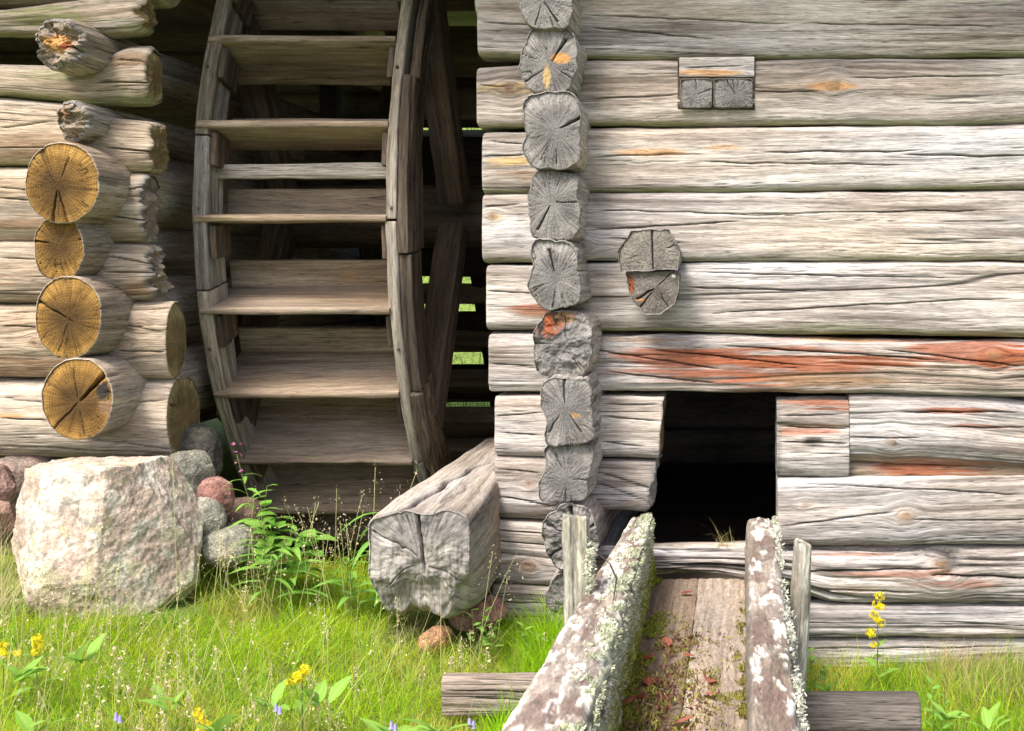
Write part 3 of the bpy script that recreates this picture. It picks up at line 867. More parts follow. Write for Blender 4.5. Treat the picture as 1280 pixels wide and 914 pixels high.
# bucket boards
bl0, bl1 = -1.932, -1.252
angs = [2.3 + 12.5 * k for k in range(-9, 19)]
angs = [-35.4 if abs(a + 35.2) < .5 else (-23.0 if abs(a + 22.7) < .5 else (-10.4 if abs(a + 10.2) < .5 else a)) for a in angs]
for q, a in enumerate(angs):
    ar = math.radians(a)
    near = -45 < a < 75
    rc = 1.383
    loc = np.array(((bl0 + bl1) / 2, WY - rc * math.cos(ar), WZ - rc * math.sin(ar))) - np.array(wheel.location)
    half = (bl1 - bl0) / 2
    kn = {27.3: [(-.05, 0, .012)], 39.8: [(.14, 0, .014)]}.get(round(a, 1), ())
    # board lies radially: local y inward
    timber("bucket_board", [(-half, 0, 0, .155, .013), (half, 0, 0, .155, .013)], M_WHEEL, WHEELP, wheel, n=14, N=90 if near else 24,
           dx=.03 if near else .2, front=1, er=.003, autocrack=.3 if near else 0, seed=340 + q, warpn=.8, rough=1.1, loc=tuple(loc), rot=(ar, 0, 0), knots=kn,
           stains=[(half * math.sin(q * 2.3 + 5 * u_), .0, .05 + .05 * math.cos(q + u_) ** 2, .1, ('brown', 'black', 'green')[(q + u_) % 3], .42) for u_ in range(3)])
    r2, a2 = 1.232, math.radians(a - 2.55)
    loc = np.array(((bl0 + bl1) / 2, WY - r2 * math.cos(a2), WZ - r2 * math.sin(a2))) - np.array(wheel.location)
    sn = [(.12, .0, .03, .02, 'orange', 1.4), (.05, .0, .10, .008, 'orange', .6)] if abs(a - 14.8) < .3 else ()
    timber("sole_board", [(-half, 0, 0, .012, .058), (half, 0, 0, .012, .058)], M_WHEEL, WHEELP, wheel, n=14, N=70 if near else 24,
           dx=.03 if near else .2, front=1.5, er=.003, autocrack=.3 if near else 0, seed=380 + q, warpn=.5, rough=.7, loc=tuple(loc), rot=(a2, 0, 0), stains=sn)
    # cleat that carries the board on each rim
    if near:
        for xc in (-1.878, -1.267):
            felloe(xc, a + .9, a + 5.5, 1.37, 1.512, .010, "cleat", RIMB, 420 + q, autocrack=.3)
for q in range(5):
    a = -38 + q * 19.4
    ar = math.radians(a)
    for xc, rr2 in ((-1.236, 1.532), (-1.918, 1.532)):
        r3 = rr2
        timber("peg", [(0, 0, 0, .006, .006), (.014, 0, 0, .0055, .0055)], M_DARK, RIMB if q % 2 else RIMP, wheel, n=2.2, N=14, dx=.02, autocrack=0, er=.003, seed=430 + q, warpn=.1,
               warp=(lambda v, c=math.cos(ar), s_=math.sin(ar), x_=xc + .008 * math.sin(q * 3.1), r_=r3: np.stack([x_ + v[:, 2], WY - (r_ - .008 + v[:, 0]) * c + v[:, 1] * s_, WZ - (r_ - .008 + v[:, 0]) * s_ - v[:, 1] * c], -1)))
# one loose slat across the bucket above axle height
ar = math.radians(-4.6)
timber("loose_slat", [(-.335, 0, 0, .02, .026), (.335, 0, 0, .02, .026)], M_WHEEL, dict(light=(.5, .44, .36), mid=(.36, .31, .25), dark=(.18, .15, .12)), wheel, n=3, N=90, dx=.02, seed=450,
       loc=tuple(np.array((-1.607, WY - 1.42 * math.cos(ar), WZ - 1.42 * math.sin(ar))) - np.array(wheel.location)))
# axle, arms
timber("axle", [(-2.3, WY - .3, WZ - .0, .18, .14), (-.5, WY - .3, WZ - .0, .18, .14)], M_DARK, DARKP, wheel, n=3, N=90, dx=.03, seed=460)


def beam_between(nm, p0, p1, w, t, mat, pal, parent, seed, **kw):
    """beam from p0 to p1, w = full width along X, t = full thickness"""
    p0, p1 = Vector(p0), Vector(p1)
    dv = (p1 - p0)
    L = dv.length
    ex = dv.normalized()
    ez = Vector((1, 0, 0)) if abs(ex.x) < .8 else Vector((0, 0, 1))
    ey = ez.cross(ex).normalized()
    ez = ex.cross(ey).normalized()
    A = np.array([ex, ey, ez])
    o = np.array(p0)

    def wp(v):
        return v @ A + o
    kw.setdefault('n', 8)
    kw.setdefault('N', 90)
    kw.setdefault('dx', .03)
    return timber(nm, [(0, 0, 0, t / 2, w / 2), (L, 0, 0, t / 2, w / 2)], mat, pal, parent, front=1, warp=wp, seed=seed, **kw)


SPK = dict(light=(.17, .13, .095), mid=(.115, .087, .063), dark=(.05, .038, .028))
for xs_ in (-1.215, -1.95):
    beam_between("arm", (xs_, 5.28, 1.50), (xs_, 4.80, .74), .115, .13, M_DARK, SPK, wheel, 470)
    beam_between("arm", (xs_, 5.28, 1.64), (xs_, 4.80, 2.40), .115, .14, M_DARK, SPK, wheel, 471)
    beam_between("arm", (xs_, 6.58, 1.50), (xs_, 7.06, .74), .115, .13, M_DARK, SPK, wheel, 472)
    beam_between("arm", (xs_, 6.58, 1.64), (xs_, 7.06, 2.40), .115, .14, M_DARK, SPK, wheel, 473)

# ------------------------------------------------------------------ rail wall behind the wheel
DB = 7.0
rails = thing("rail_wall", (-1.3, DB, 0), "dark open log rails behind the water wheel with bright meadow showing through the gaps", "fence")
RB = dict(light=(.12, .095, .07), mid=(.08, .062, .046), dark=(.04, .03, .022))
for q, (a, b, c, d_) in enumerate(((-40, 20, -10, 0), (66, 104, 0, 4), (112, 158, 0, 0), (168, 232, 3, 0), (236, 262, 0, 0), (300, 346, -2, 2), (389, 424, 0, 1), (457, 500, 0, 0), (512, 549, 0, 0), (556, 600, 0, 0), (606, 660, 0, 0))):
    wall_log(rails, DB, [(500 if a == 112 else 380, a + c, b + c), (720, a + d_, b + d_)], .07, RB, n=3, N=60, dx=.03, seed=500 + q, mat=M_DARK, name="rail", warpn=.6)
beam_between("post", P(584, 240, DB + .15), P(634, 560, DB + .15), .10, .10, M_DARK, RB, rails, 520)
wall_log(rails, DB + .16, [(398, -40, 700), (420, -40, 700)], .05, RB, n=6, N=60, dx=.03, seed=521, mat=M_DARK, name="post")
# pale stones and a split log seen through the top of the wheel
# ------------------------------------------------------------------ stones
def cube_sphere(n):
    t = np.linspace(-1, 1, n)
    A, B = np.meshgrid(t, t, indexing='ij')
    A, B = np.tan(A * math.pi / 4), np.tan(B * math.pi / 4)
    one = np.ones_like(A)
    fs = [(one, A, B), (-one, -A, B), (-A, one, B), (A, -one, B), (B * -1, A, one), (B, A, -one)]
    V, Q = [], []
    i, j = np.meshgrid(np.arange(n - 1), np.arange(n - 1), indexing='ij')
    q = np.stack([i * n + j, (i + 1) * n + j, (i + 1) * n + j + 1, i * n + j + 1], -1).reshape(-1, 4)
    for k, f in enumerate(fs):
        v = np.stack(f, -1).reshape(-1, 3)
        V.append(v / np.linalg.norm(v, axis=1)[:, None])
        Q.append(q + k * n * n)
    V, Q = np.concatenate(V), np.concatenate(Q)
    key = np.round(V * 1e5).astype(np.int64)
    _, first, inv = np.unique(key, axis=0, return_index=True, return_inverse=True)
    return V[first], inv.ravel()[Q]


def stone(name, c, size, seed, base, var, n=46, planes=(), expo=2.3, rough=.02, mat=None, lichen=0, rotz=0, ridge_k=.12, **lab):
    V, Q = cube_sphere(n)
    ex = 2 / expo
    W = np.sign(V) * np.abs(V) ** 1.0
    r = (np.abs(V[:, 0]) ** expo + np.abs(V[:, 1]) ** expo + np.abs(V[:, 2]) ** expo) ** (-1 / expo)
    W = V * r[:, None]
    for (nx_, ny_, nz_, d) in planes:
        nn = np.array((nx_, ny_, nz_), float)
        nn /= np.linalg.norm(nn)
        s = W @ nn
        W = W - np.clip(s - d, 0, None)[:, None] * nn * .92
    W = W * np.array(size)
    D = rough * fbm(W[:, 0] * 5 + seed, W[:, 1] * 5, W[:, 2] * 5, 5) + rough * .35 * fbm(W[:, 0] * 22, W[:, 1] * 22 + seed, W[:, 2] * 22, 3)
    ridge = np.abs(fbm(W[:, 0] * 6 + seed + 9, W[:, 1] * 6, W[:, 2] * 9, 3))
    D = D - ridge_k * rough * sst(.08, 0, ridge) + rough * .16 * fbm(W[:, 0] * 60, W[:, 1] * 60, W[:, 2] * 60 + seed, 2)
    W = W + V * D[:, None]
    f = fbm(W[:, 0] * 7 + seed, W[:, 1] * 7, W[:, 2] * 7, 4)[:, None]
    g = fbm(W[:, 0] * 30 + seed, W[:, 1] * 30, W[:, 2] * 30, 3)[:, None]
    C = np.array(base) * (1 + .25 * f + .2 * g) + (np.array(var) - np.array(base)) * sst(-.1, .5, f + .3 * g)
    if lichen:
        m = sst(.1, .35, fbm(W[:, 0] * 11 + seed, W[:, 1] * 11, W[:, 2] * 11 + 4, 4)[:, None]) * lichen
        C = C * (1 - m) + np.array((.62, .60, .50)) * m
        m = sst(.25, .45, fbm(W[:, 0] * 9 + seed + 7, W[:, 1] * 9, W[:, 2] * 9 + 8, 4)[:, None]) * lichen * .55
        C = C * (1 - m) + np.array((.46, .52, .26)) * m
        m = sst(.2, .45, g + .5 * fbm(W[:, 0] * 60, W[:, 1] * 60, W[:, 2] * 60 + seed, 2)[:, None]) * .55
        C = C * (1 - m) + np.array((.19, .17, .145)) * m
    me = mesh_np(name, W, quads=Q, col=C)
    o = obj(name, me, mat or M_ROCK, None, tuple(c), (0, 0, rotz))
    return tag(o, lab['label'], lab.get('cat', 'stone'), lab.get('group'))


# the big boulder under the corner of the left building, mostly lichen-grey and pink granite
stone("boulder", P(127, 678, 3.80), (.262, .21, .275), 3, (.50, .39, .31), (.60, .50, .41), n=112,
      planes=[(.89, -.1, .46, .78), (-.88, -.1, -.48, .74), (.64, -.1, -.77, .97), (0, 0, 1, .88), (.82, -.57, .1, .60), (.1, -1, .22, .74), (-.5, -.8, .1, .84), (-.95, -.1, .2, .9), (.1, -.85, -.55, .86)],
      expo=3.6, mat=M_BOULDER, rough=.0105, ridge_k=.0, lichen=.62, label="large pale lichen-covered boulder in front of the lowest log of the left building", cat="boulder")
SG = "foundation stones under the left building"
for (px, py, d, sx, sz, sd_, base, var, lab) in (
        (233, 594, 4.10, .065, .085, 21, (.22, .215, .17), (.30, .29, .23), "grey upright stone touching the corner of the lowest log"),
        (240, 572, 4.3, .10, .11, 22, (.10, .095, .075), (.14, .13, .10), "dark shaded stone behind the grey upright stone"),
        (262, 622, 4.12, .062, .068, 23, (.27, .135, .105), (.34, .19, .155), "red round stone beside the grey stones"),
        (246, 652, 4.0, .054, .074, 24, (.26, .25, .20), (.34, .33, .27), "rounded grey stone between the boulder and the red stone"),
        (284, 682, 4.02, .082, .064, 25, (.27, .26, .205), (.36, .35, .28), "low grey-green stone lowest in the row, half in the grass"),
        (-8, 604, 3.98, .06, .065, 26, (.28, .18, .15), (.36, .25, .21), "pink stone under the log left of the boulder, upper one"),
        (-14, 648, 3.92, .065, .06, 27, (.30, .19, .15), (.38, .27, .22), "pink-red stone left of the boulder, lower one"),
        (190, 640, 4.15, .12, .15, 28, (.25, .22, .17), (.33, .29, .22), "brownish stone mostly hidden behind the boulder"),
        (40, 612, 4.22, .16, .13, 29, (.22, .17, .14), (.3, .22, .18), "dark stone in the gap under the log behind the boulder"),
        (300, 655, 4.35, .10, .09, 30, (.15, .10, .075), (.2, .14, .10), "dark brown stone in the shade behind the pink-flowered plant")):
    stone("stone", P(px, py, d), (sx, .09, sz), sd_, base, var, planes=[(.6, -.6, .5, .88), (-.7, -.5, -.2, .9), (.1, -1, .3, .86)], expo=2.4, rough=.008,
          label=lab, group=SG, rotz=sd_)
for (px, py, d, sx, sz, sd_, base, var, lab) in (
        (543, 800, 3.74, .030, .035, 31, (.42, .22, .12), (.5, .3, .18), "small orange-brown stone under the front of the hewn beam"),
        (598, 765, 4.0, .09, .05, 32, (.26, .14, .11), (.33, .19, .15), "dark red stone between the hewn beam and the mill wall"),
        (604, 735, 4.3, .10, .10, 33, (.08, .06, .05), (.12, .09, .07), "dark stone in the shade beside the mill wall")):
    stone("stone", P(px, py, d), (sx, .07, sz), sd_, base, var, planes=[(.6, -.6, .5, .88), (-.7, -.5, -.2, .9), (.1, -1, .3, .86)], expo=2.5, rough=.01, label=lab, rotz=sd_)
for (px, py, d, sx, sz, sd_, base, lab) in ((352, 128, 8.1, .22, .30, 35, (.30, .30, .25), "pale boulder behind the rails, seen through the top of the wheel"),
                                            (436, 132, 8.0, .12, .30, 37, (.34, .31, .26), "narrow pale stone behind the rails right of the pale boulder")):
    c_ = P(px, py, d)
    stone("stone", (c_[0], c_[1], c_[2]), (sx, .2, sz), sd_, base, tuple(q * 1.2 for q in base), label=lab, rough=.02)
beam_between("strut", P(428, 40, 7.3), P(398, 220, 7.3), .07, .08, M_DARK, RB, rails, 523)

# ------------------------------------------------------------------ hewn beam lying beside the mill
BP = dict(light=(.58, .50, .42), mid=(.44, .375, .31), dark=(.24, .195, .15))
bx0, by0, by1 = -.935, 3.66, 4.95


def beam_warp(v):
    x, y, z = v[:, 0], v[:, 1], v[:, 2]
    t = np.clip(x / 1.35, 0, 1)
    # local x runs back from the front end (t = 0), y to the camera's left, z up
    cx = -.948 + .012 * t
    hw = 1 - .36 * t
    # the front end is eaten away at its lower corners
    e = np.exp(-x / .10)
    low = sst(.02, -.17, z)
    X = cx - y * hw * (1 - .34 * e * low)
    Y = by0 + x + e * (.05 * low + .018 * noise(v[:, 1] * 7, v[:, 2] * 5, 3.3) + .003 * noise(v[:, 1] * 40, v[:, 2] * 40, 7.1))
    Z = .435 + z * (1 + .04 * e) + e * low * (.05 + .05 * noise(v[:, 1] * 17, 3.3, 1.1)) + .05 * t - .03 * e * noise(v[:, 1] * 9, 1.1, 2.2)
    return np.stack([X, Y, Z], -1)


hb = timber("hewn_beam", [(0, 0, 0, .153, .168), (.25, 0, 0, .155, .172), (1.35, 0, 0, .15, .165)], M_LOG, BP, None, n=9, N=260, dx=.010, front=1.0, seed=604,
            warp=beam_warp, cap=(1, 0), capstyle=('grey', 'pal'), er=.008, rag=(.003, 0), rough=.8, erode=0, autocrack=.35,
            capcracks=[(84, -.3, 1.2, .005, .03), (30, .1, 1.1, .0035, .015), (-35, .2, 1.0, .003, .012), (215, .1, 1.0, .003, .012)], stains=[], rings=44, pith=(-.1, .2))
tag(hb, "thick squared weathered beam with a deep split on top and a crumbling end lying in the grass beside the mill", "beam")
# colour its worn end and cut the long split along the top
me = hb.data
co = np.empty(len(me.vertices) * 3, np.float32)
me.vertices.foreach_get("co", co)
co = co.reshape(-1, 3)
W = co + np.array(hb.location)
ca = me.color_attributes["Col"]
cl = np.empty(len(me.vertices) * 4, np.float32)
ca.data.foreach_get("color", cl)
cl = cl.reshape(-1, 4)
t = (W[:, 1] - by0)
path = -1.0 + .035 * noise(t * 5, 1.7, 0) + .10 * t
g = np.exp(-((W[:, 0] - path) / .0075) ** 2) * sst(-.02, .04, t) * sst(.95, .6, t) * (W[:, 2] > .5)
co[:, 2] -= .032 * g
path2 = -.93 + .02 * noise(t * 8, 7.7, 0) + .09 * t
g2 = np.exp(-((W[:, 0] - path2) / .004) ** 2) * sst(.1, .2, t) * sst(.5, .3, t) * (W[:, 2] > .5)
co[:, 2] -= .012 * g2
cr_ = np.clip(np.maximum(g * 1.2, g2), 0, 1)
front = sst(.20, .02, t) * sst(.60, .48, W[:, 2])
nn = fbm(W[:, 0] * 22, W[:, 2] * 22, W[:, 1] * 22, 4)
nn2 = fbm(W[:, 0] * 9 + 4, W[:, 2] * 9, W[:, 1] * 9, 3)
vert = fbm(W[:, 0] * 42, W[:, 2] * 5 + W[:, 0] * 9, 3.3, 3)
co[:, 1] += front * (.007 * vert + .006 * nn)
m = (front * (.55 + .35 * sst(-.1, .4, nn)))[:, None]
cl[:, :3] = cl[:, :3] * (1 - m) + np.array((.37, .34, .30)) * m
m = (front * .55 * sst(.2, .6, nn2 + .4 * nn))[:, None]
cl[:, :3] = cl[:, :3] * (1 - m) + np.array((.60, .58, .50)) * m
cl[:, :3] *= (1 - .8 * cr_ - .55 * front * sst(.12, .0, np.abs(vert)) * .7)[:, None].clip(.08, 1)
cl = np.clip(cl, .004, 1)
me.vertices.foreach_set("co", co.ravel())
ca.data.foreach_set("color", cl.ravel())
me.update()

# ------------------------------------------------------------------ flume
flume = thing("wooden_flume", (-.13, 3.1, .26), "old open wooden water trough with lichen-crusted side planks running from the opening toward the viewer", "flume")
PLK = dict(light=(.44, .38, .32), mid=(.28, .235, .19), dark=(.12, .095, .075))


def hexa_board(name, A, B, pal, seed, N=170, nA=.008, mat=None, label=None, lich=1.0, moss_side=None, rough=1.6, erode=.2, capA=0):
    """board between cross sections A (far) and B (near): each (x_left, x_right, z_bottom, z_top, y, skew)"""
    L = A[4] - B[4]
    ahy, ahz = .05, .12

    def wp(v):
        t = np.clip(v[:, 0] / L, -.2, 1.2)     # 0 near, 1 far
        f = lambda k: B[k] + (A[k] - B[k]) * t
        xl, xr, zb, zt, sk = f(0), f(1), f(2), f(3), f(5)
        X = (xl + xr) / 2 + (v[:, 1] * -1 / .05) * (xr - xl) / 2 + sk * (v[:, 2] / .12)
        Z = (zb + zt) / 2 + v[:, 2] / .12 * (zt - zb) / 2
        return np.stack([X, B[4] + v[:, 0], Z], -1)
    return timber(name, [(0, 0, 0, ahy, ahz), (L, 0, 0, ahy, ahz)], mat or M_CRUST, pal, flume, n=7, N=N, dx=nA, front=1.0, seed=seed, warp=wp,
                  er=.01, rough=rough, erode=erode, cap=(0, capA), capstyle=('pal', 'pal'), rag=(0, .012), label=label)


# local y positive is toward -X here, so the section is (x_left, x_right, ...)
left_plank = hexa_board("side_plank", (-.362, -.292, .24, .515, 4.12, 0), (-.43, -.262, .20, .54, 1.75, 0), PLK, 610, N=200, nA=.013, label="left side plank heavily crusted with white lichen and moss")
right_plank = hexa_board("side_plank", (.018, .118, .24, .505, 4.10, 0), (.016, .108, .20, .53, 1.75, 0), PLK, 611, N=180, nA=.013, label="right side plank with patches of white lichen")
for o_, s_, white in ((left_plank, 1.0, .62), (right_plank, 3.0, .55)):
    me = o_.data
    co = np.empty(len(me.vertices) * 3, np.float32)
    me.vertices.foreach_get("co", co)
    co = co.reshape(-1, 3)
    W = co + np.array(o_.location) + np.array(flume.location)
    no = np.empty(len(me.vertices) * 3, np.float32)
    me.vertex_normals.foreach_get("vector", no) if hasattr(me, "vertex_normals") else None
    no = no.reshape(-1, 3)
    ca = me.color_attributes["Col"]
    cl = np.empty(len(me.vertices) * 4, np.float32)
    ca.data.foreach_get("color", cl)
    cl = cl.reshape(-1, 4)
    C = cl[:, :3]
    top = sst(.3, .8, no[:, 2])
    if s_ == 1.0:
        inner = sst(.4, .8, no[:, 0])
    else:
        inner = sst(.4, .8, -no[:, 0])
    f = fbm(W[:, 0] * 22 + s_, W[:, 1] * 4.5, W[:, 2] * 14, 5)
    f2 = fbm(W[:, 0] * 60 + s_, W[:, 1] * 22, W[:, 2] * 50 + 3, 3)
    # bare dark brown to purple-brown wood between the crusts
    mm = (sst(-.2, .3, fbm(W[:, 0] * 18 + 7, W[:, 1] * 6, 2.2 + s_, 3)) * .75)[:, None]
    C = C * (1 - mm) + np.array((.16, .11, .09)) * mm
    # white crust on top
    m = sst(.02, .26, f * .8 + f2 * .45 + (.03 if s_ == 1 else -.05)) * np.clip(top + .25 * (1 - inner) + .2, 0, 1)
    nearm = sst(.9, .3, np.abs(W[:, 1] - 2.6))
    mw = m[:, None] * .93
    lc = sst(-.4, .4, fbm(W[:, 0] * 50, W[:, 1] * 50, W[:, 2] * 50 + 6, 3))[:, None]
    C = C * (1 - mw) + (np.array((.76, .72, .68)) * lc + np.array((.50, .50, .43)) * (1 - lc)) * mw
    g = m * (.0018 + .0022 * f2)
    # grey-green shrubby lichen on the outward edge of the inner face
    if s_ == 1.0:
        m2 = inner * sst(-.25, .25, f2 + f * .5)
        C = C * (1 - .8 * m2[:, None]) + np.array((.42, .45, .30)) * .8 * m2[:, None]
        lowm = inner * sst(.50, .36, W[:, 2]) * sst(-.5, .2, f + .4)
        C = C * (1 - lowm[:, None]) + np.array((.22, .25, .04)) * lowm[:, None]
        g = g + inner * .008 * (.5 + f2)
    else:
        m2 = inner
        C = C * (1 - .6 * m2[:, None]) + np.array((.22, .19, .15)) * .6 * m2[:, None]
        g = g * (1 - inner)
    co = co + no * g[:, None]
    cl[:, :3] = np.clip(C, .004, 1)
    me.vertices.foreach_set("co", co.ravel())
    ca.data.foreach_set("color", cl.ravel())
    me.update()

FLP = dict(light=(.44, .37, .30), mid=(.33, .27, .215), dark=(.18, .145, .11))
FL_SHADE = dict(light=(.25, .195, .15), mid=(.16, .12, .088), dark=(.08, .06, .042))  # floor tone darkened: shade beside the left plank put into the colour
for (xa, xb, pal, sd_, lab) in ((-.30, -.135, FL_SHADE, 620, "left floor board of the flume, coloured darker for the shade of the left plank"), (-.1345, .03, FLP, 621, "pale brown floor board of the flume")):
    timber("floor_board", [(0, 0, 0, (xb - xa) / 2, .014), (2.4, 0, 0, (xb - xa) / 2, .014)], M_CRUST, pal, flume, n=9, N=100, dx=.02, front=1, seed=sd_, rough=.35, er=.002, autocrack=.0,
           stains=[], warp=(lambda v, a=xa, b=xb: np.stack([(a + b) / 2 - v[:, 1], 1.72 + v[:, 0], .289 + v[:, 2]], -1)), label=lab)
# stakes that hold the sides
beam_between("stake", (-.395, 3.10, -.02), (-.408, 3.10, .705), .066, .045, M_CRUST, dict(light=(.46, .44, .35), mid=(.29, .27, .21), dark=(.12, .11, .08)), flume, 630, N=110, dx=.012, label="grey-green stake outside the left plank", bark=.35, rough=2.4, erode=.3, rag=(0, .02), er=.006, n=4)
beam_between("stake", (.142, 3.35, .0), (.168, 3.35, .59), .050, .045, M_CRUST, dict(light=(.42, .39, .32), mid=(.26, .235, .185), dark=(.11, .095, .07)), flume, 631, N=110, dx=.012, label="grey leaning stake outside the right plank", bark=.45, rough=2.4, erode=.3, rag=(0, .01), er=.01, n=4)
# bearers under the flume
b1 = timber("bearer_board", [(-.775, 3.26, .215, .03, .051), (-.36, 3.26, .212, .03, .051)], M_LOG, dict(light=(.36, .29, .235), mid=(.26, .205, .165), dark=(.12, .092, .07)), None, n=7, N=150, dx=.01, seed=640,
            er=.005, cracks=[(-.76, .235, -.42, .225, .0015, .006), (-.7, .215, -.45, .205, .0015, .006)])
tag(b1, "flat brown board lying crosswise in the grass under the left side of the flume", "board")
b2 = timber("bearer_log", [(.10, 3.1, .215, .055, .056), (.445, 3.1, .212, .055, .056)], M_LOG, dict(light=(.19, .17, .155), mid=(.125, .112, .10), dark=(.06, .053, .046)), None, n=3, N=150, dx=.01, seed=641,
            er=.008, rough=.9)
tag(b2, "dark grey short log lying crosswise in the grass right of the flume", "log")

# ------------------------------------------------------------------ small plants, grass, litter
R = np.random.RandomState(5)


def excluded(x, y):
    m = (y > 4.25) & ~((x > -2.05) & (x < -.95) & (y < 4.6))
    m |= (x > -.9) & (y > 4.15)
    m |= (x > -.43) & (x < .12)
    m |= (np.hypot((x + 1.95) / .30, (y - 3.8) / .17) < 1)
    m |= (x > -1.1) & (x < -.80) & (y > 3.72)
    return m


def blades(n, xr, yr, h, w, cols, seed, lean=.5, curl=.6, dens=None, segs=4, zoff=-.01, exfun=excluded):
    r = np.random.RandomState(seed)
    x, y = r.uniform(*xr, n), r.uniform(*yr, n)
    k = ~exfun(x, y)
    if dens is not None:
        k &= r.rand(n) < dens(x, y)
    x, y = x[k], y[k]
    n = len(x)
    clump = fbm(x * 3.1, y * 3.1, seed * 1.3, 3)
    L = r.uniform(*h, n) * (1 + .35 * clump)
    a0 = r.uniform(0, 2 * math.pi, n)
    # wisps: blades of one tuft lean the same way
    aw = noise(x * 2.2, y * 2.2, seed + .5) * 6
    mixw = r.rand(n) < .5
    a0 = np.where(mixw, aw + r.normal(0, .9, n), a0)
    ln = np.abs(r.normal(0, lean, n)) + .08
    cu = r.uniform(.2, 1, n) * curl
    W = r.uniform(*w, n)
    base = np.stack([x, y, ground_z(x, y) + zoff], -1)
    dirh = np.stack([np.cos(a0), np.sin(a0), 0 * a0], -1)
    side = np.stack([-np.sin(a0 + r.normal(0, .8, n)), np.cos(a0 + r.normal(0, .8, n)), 0 * a0], -1)
    pts, p, ang = [], base, ln
    for s in range(segs + 1):
        ww = W * (1 - (s / segs) ** 1.6) + .0002
        pts.append(p - side * ww[:, None] / 2)
        pts.append(p + side * ww[:, None] / 2)
        an = ang + cu * 1.6 * (s / segs)
        p = p + (dirh * np.sin(an)[:, None] + np.array((0, 0, 1)) * np.cos(an)[:, None]) * (L / segs)[:, None]
    V = np.stack(pts, 1)
    m = V.shape[1]
    off = np.arange(n)[:, None] * m
    Q = np.concatenate([np.stack([off[:, 0] + 2 * s, off[:, 0] + 2 * s + 1, off[:, 0] + 2 * s + 3, off[:, 0] + 2 * s + 2], -1) for s in range(segs)])
    cols = np.array(cols)
    pr = sst(-.5, .5, fbm(x * 1.9 + 3, y * 1.9, seed, 3) + r.normal(0, .28, n))
    ci = np.clip((pr * len(cols)).astype(int), 0, len(cols) - 1)
    cc = cols[ci] * r.uniform(.6, 1.25, n)[:, None]
    C = np.repeat(cc, m, 0)
    return V.reshape(-1, 3), Q, C


GC = [(.50, .64, .025), (.26, .53, .012), (.36, .62, .018), (.18, .42, .012), (.52, .68, .03), (.31, .57, .018), (.56, .54, .09)]


def dens_main(x, y):
    # only where the picture can see it
    px = 925 + x / y * F
    z = ground_z(x, y)
    py = 340 + (CZ - z - .25) / y * F
    return np.where((px > -60) & (px < 1330) & (py < 940), 1.0, .10 * ((px > -700) & (px < 1700)))


V1, Q1, C1 = blades(190000, (-3.0, -.40), (2.3, 4.75), (.035, .12), (.0007, .0017), GC, 1, lean=.9, curl=1.5, segs=3, dens=dens_main)
V2, Q2, C2 = blades(16000, (.10, 1.35), (2.6, 4.2), (.06, .15), (.0012, .0026), GC[1:], 2, lean=.5, curl=.8, dens=dens_main)
V3, Q3, C3 = blades(9000, (-.62, -.36), (2.9, 4.15), (.10, .24), (.0014, .0028), GC[1:6], 3, lean=.35, curl=.8, dens=dens_main)
V3b, Q3b, C3b = blades(3200, (-3.0, -.40), (2.3, 4.3), (.07, .19), (.003, .0055), [(.26, .46, .05), (.36, .50, .10), (.20, .38, .04), (.46, .44, .14)], 14, lean=.6, curl=1.3, dens=dens_main)
Vs, Qs, Cs = [V1, V2, V3, V3b], [Q1, Q2, Q3, Q3b], [C1, C2, C3, C3b]
offs = np.cumsum([0] + [len(v) for v in Vs])
gm = mesh_np("grass", np.concatenate(Vs), quads=np.concatenate([q + o for q, o in zip(Qs, offs)]), col=np.concatenate(Cs))
tag(obj("grass", gm, M_GRASS), "fine bright green grass covering the ground in front of both buildings", "grass", kind="stuff")

# dry brown grass by the wall, right side
V4, Q4, C4 = blades(4200, (.62, 1.3), (3.75, 4.18), (.06, .19), (.0009, .002), [(.40, .30, .15), (.52, .42, .24), (.30, .24, .10), (.30, .34, .08)], 4, lean=.7, curl=.9, dens=dens_main)
V5, Q5, C5 = blades(1100, (-2.6, -.6), (2.5, 4.0), (.12, .30), (.0008, .0015), [(.55, .47, .26), (.48, .44, .20), (.40, .42, .16)], 5, lean=.8, curl=.5, dens=dens_main)
V5b, Q5b, C5b = blades(500, (-2.35, -2.1), (3.4, 3.75), (.15, .38), (.0010, .0018), [(.62, .52, .30), (.55, .48, .26)], 6, lean=.5, curl=.5, dens=dens_main)
Vs, Qs, Cs = [V4, V5, V5b], [Q4, Q5, Q5b], [C4, C5, C5b]
offs = np.cumsum([0] + [len(v) for v in Vs])
gm = mesh_np("dry_grass", np.concatenate(Vs), quads=np.concatenate([q + o for q, o in zip(Qs, offs)]), col=np.concatenate(Cs))
tag(obj("dry_grass", gm, M_DRY), "straw-coloured dry grass stalks among the green grass and by the foot of the wall", "dry grass", kind="stuff")


# far meadow behind the buildings
def no_ex(x, y):
    return x > 90


V6, Q6, C6 = blades(7000, (-6.0, 0.2), (8.4, 15.0), (.12, .35), (.006, .014), [(.24, .36, .08), (.16, .28, .05), (.32, .38, .12)], 8, lean=.5, curl=.7, segs=2, exfun=no_ex)
gm = mesh_np("meadow_grass", V6, quads=Q6, col=C6)
tag(obj("meadow_grass", gm, M_GRASS), "sunlit meadow grass glimpsed through the gaps behind the wheel", "grass", kind="stuff")


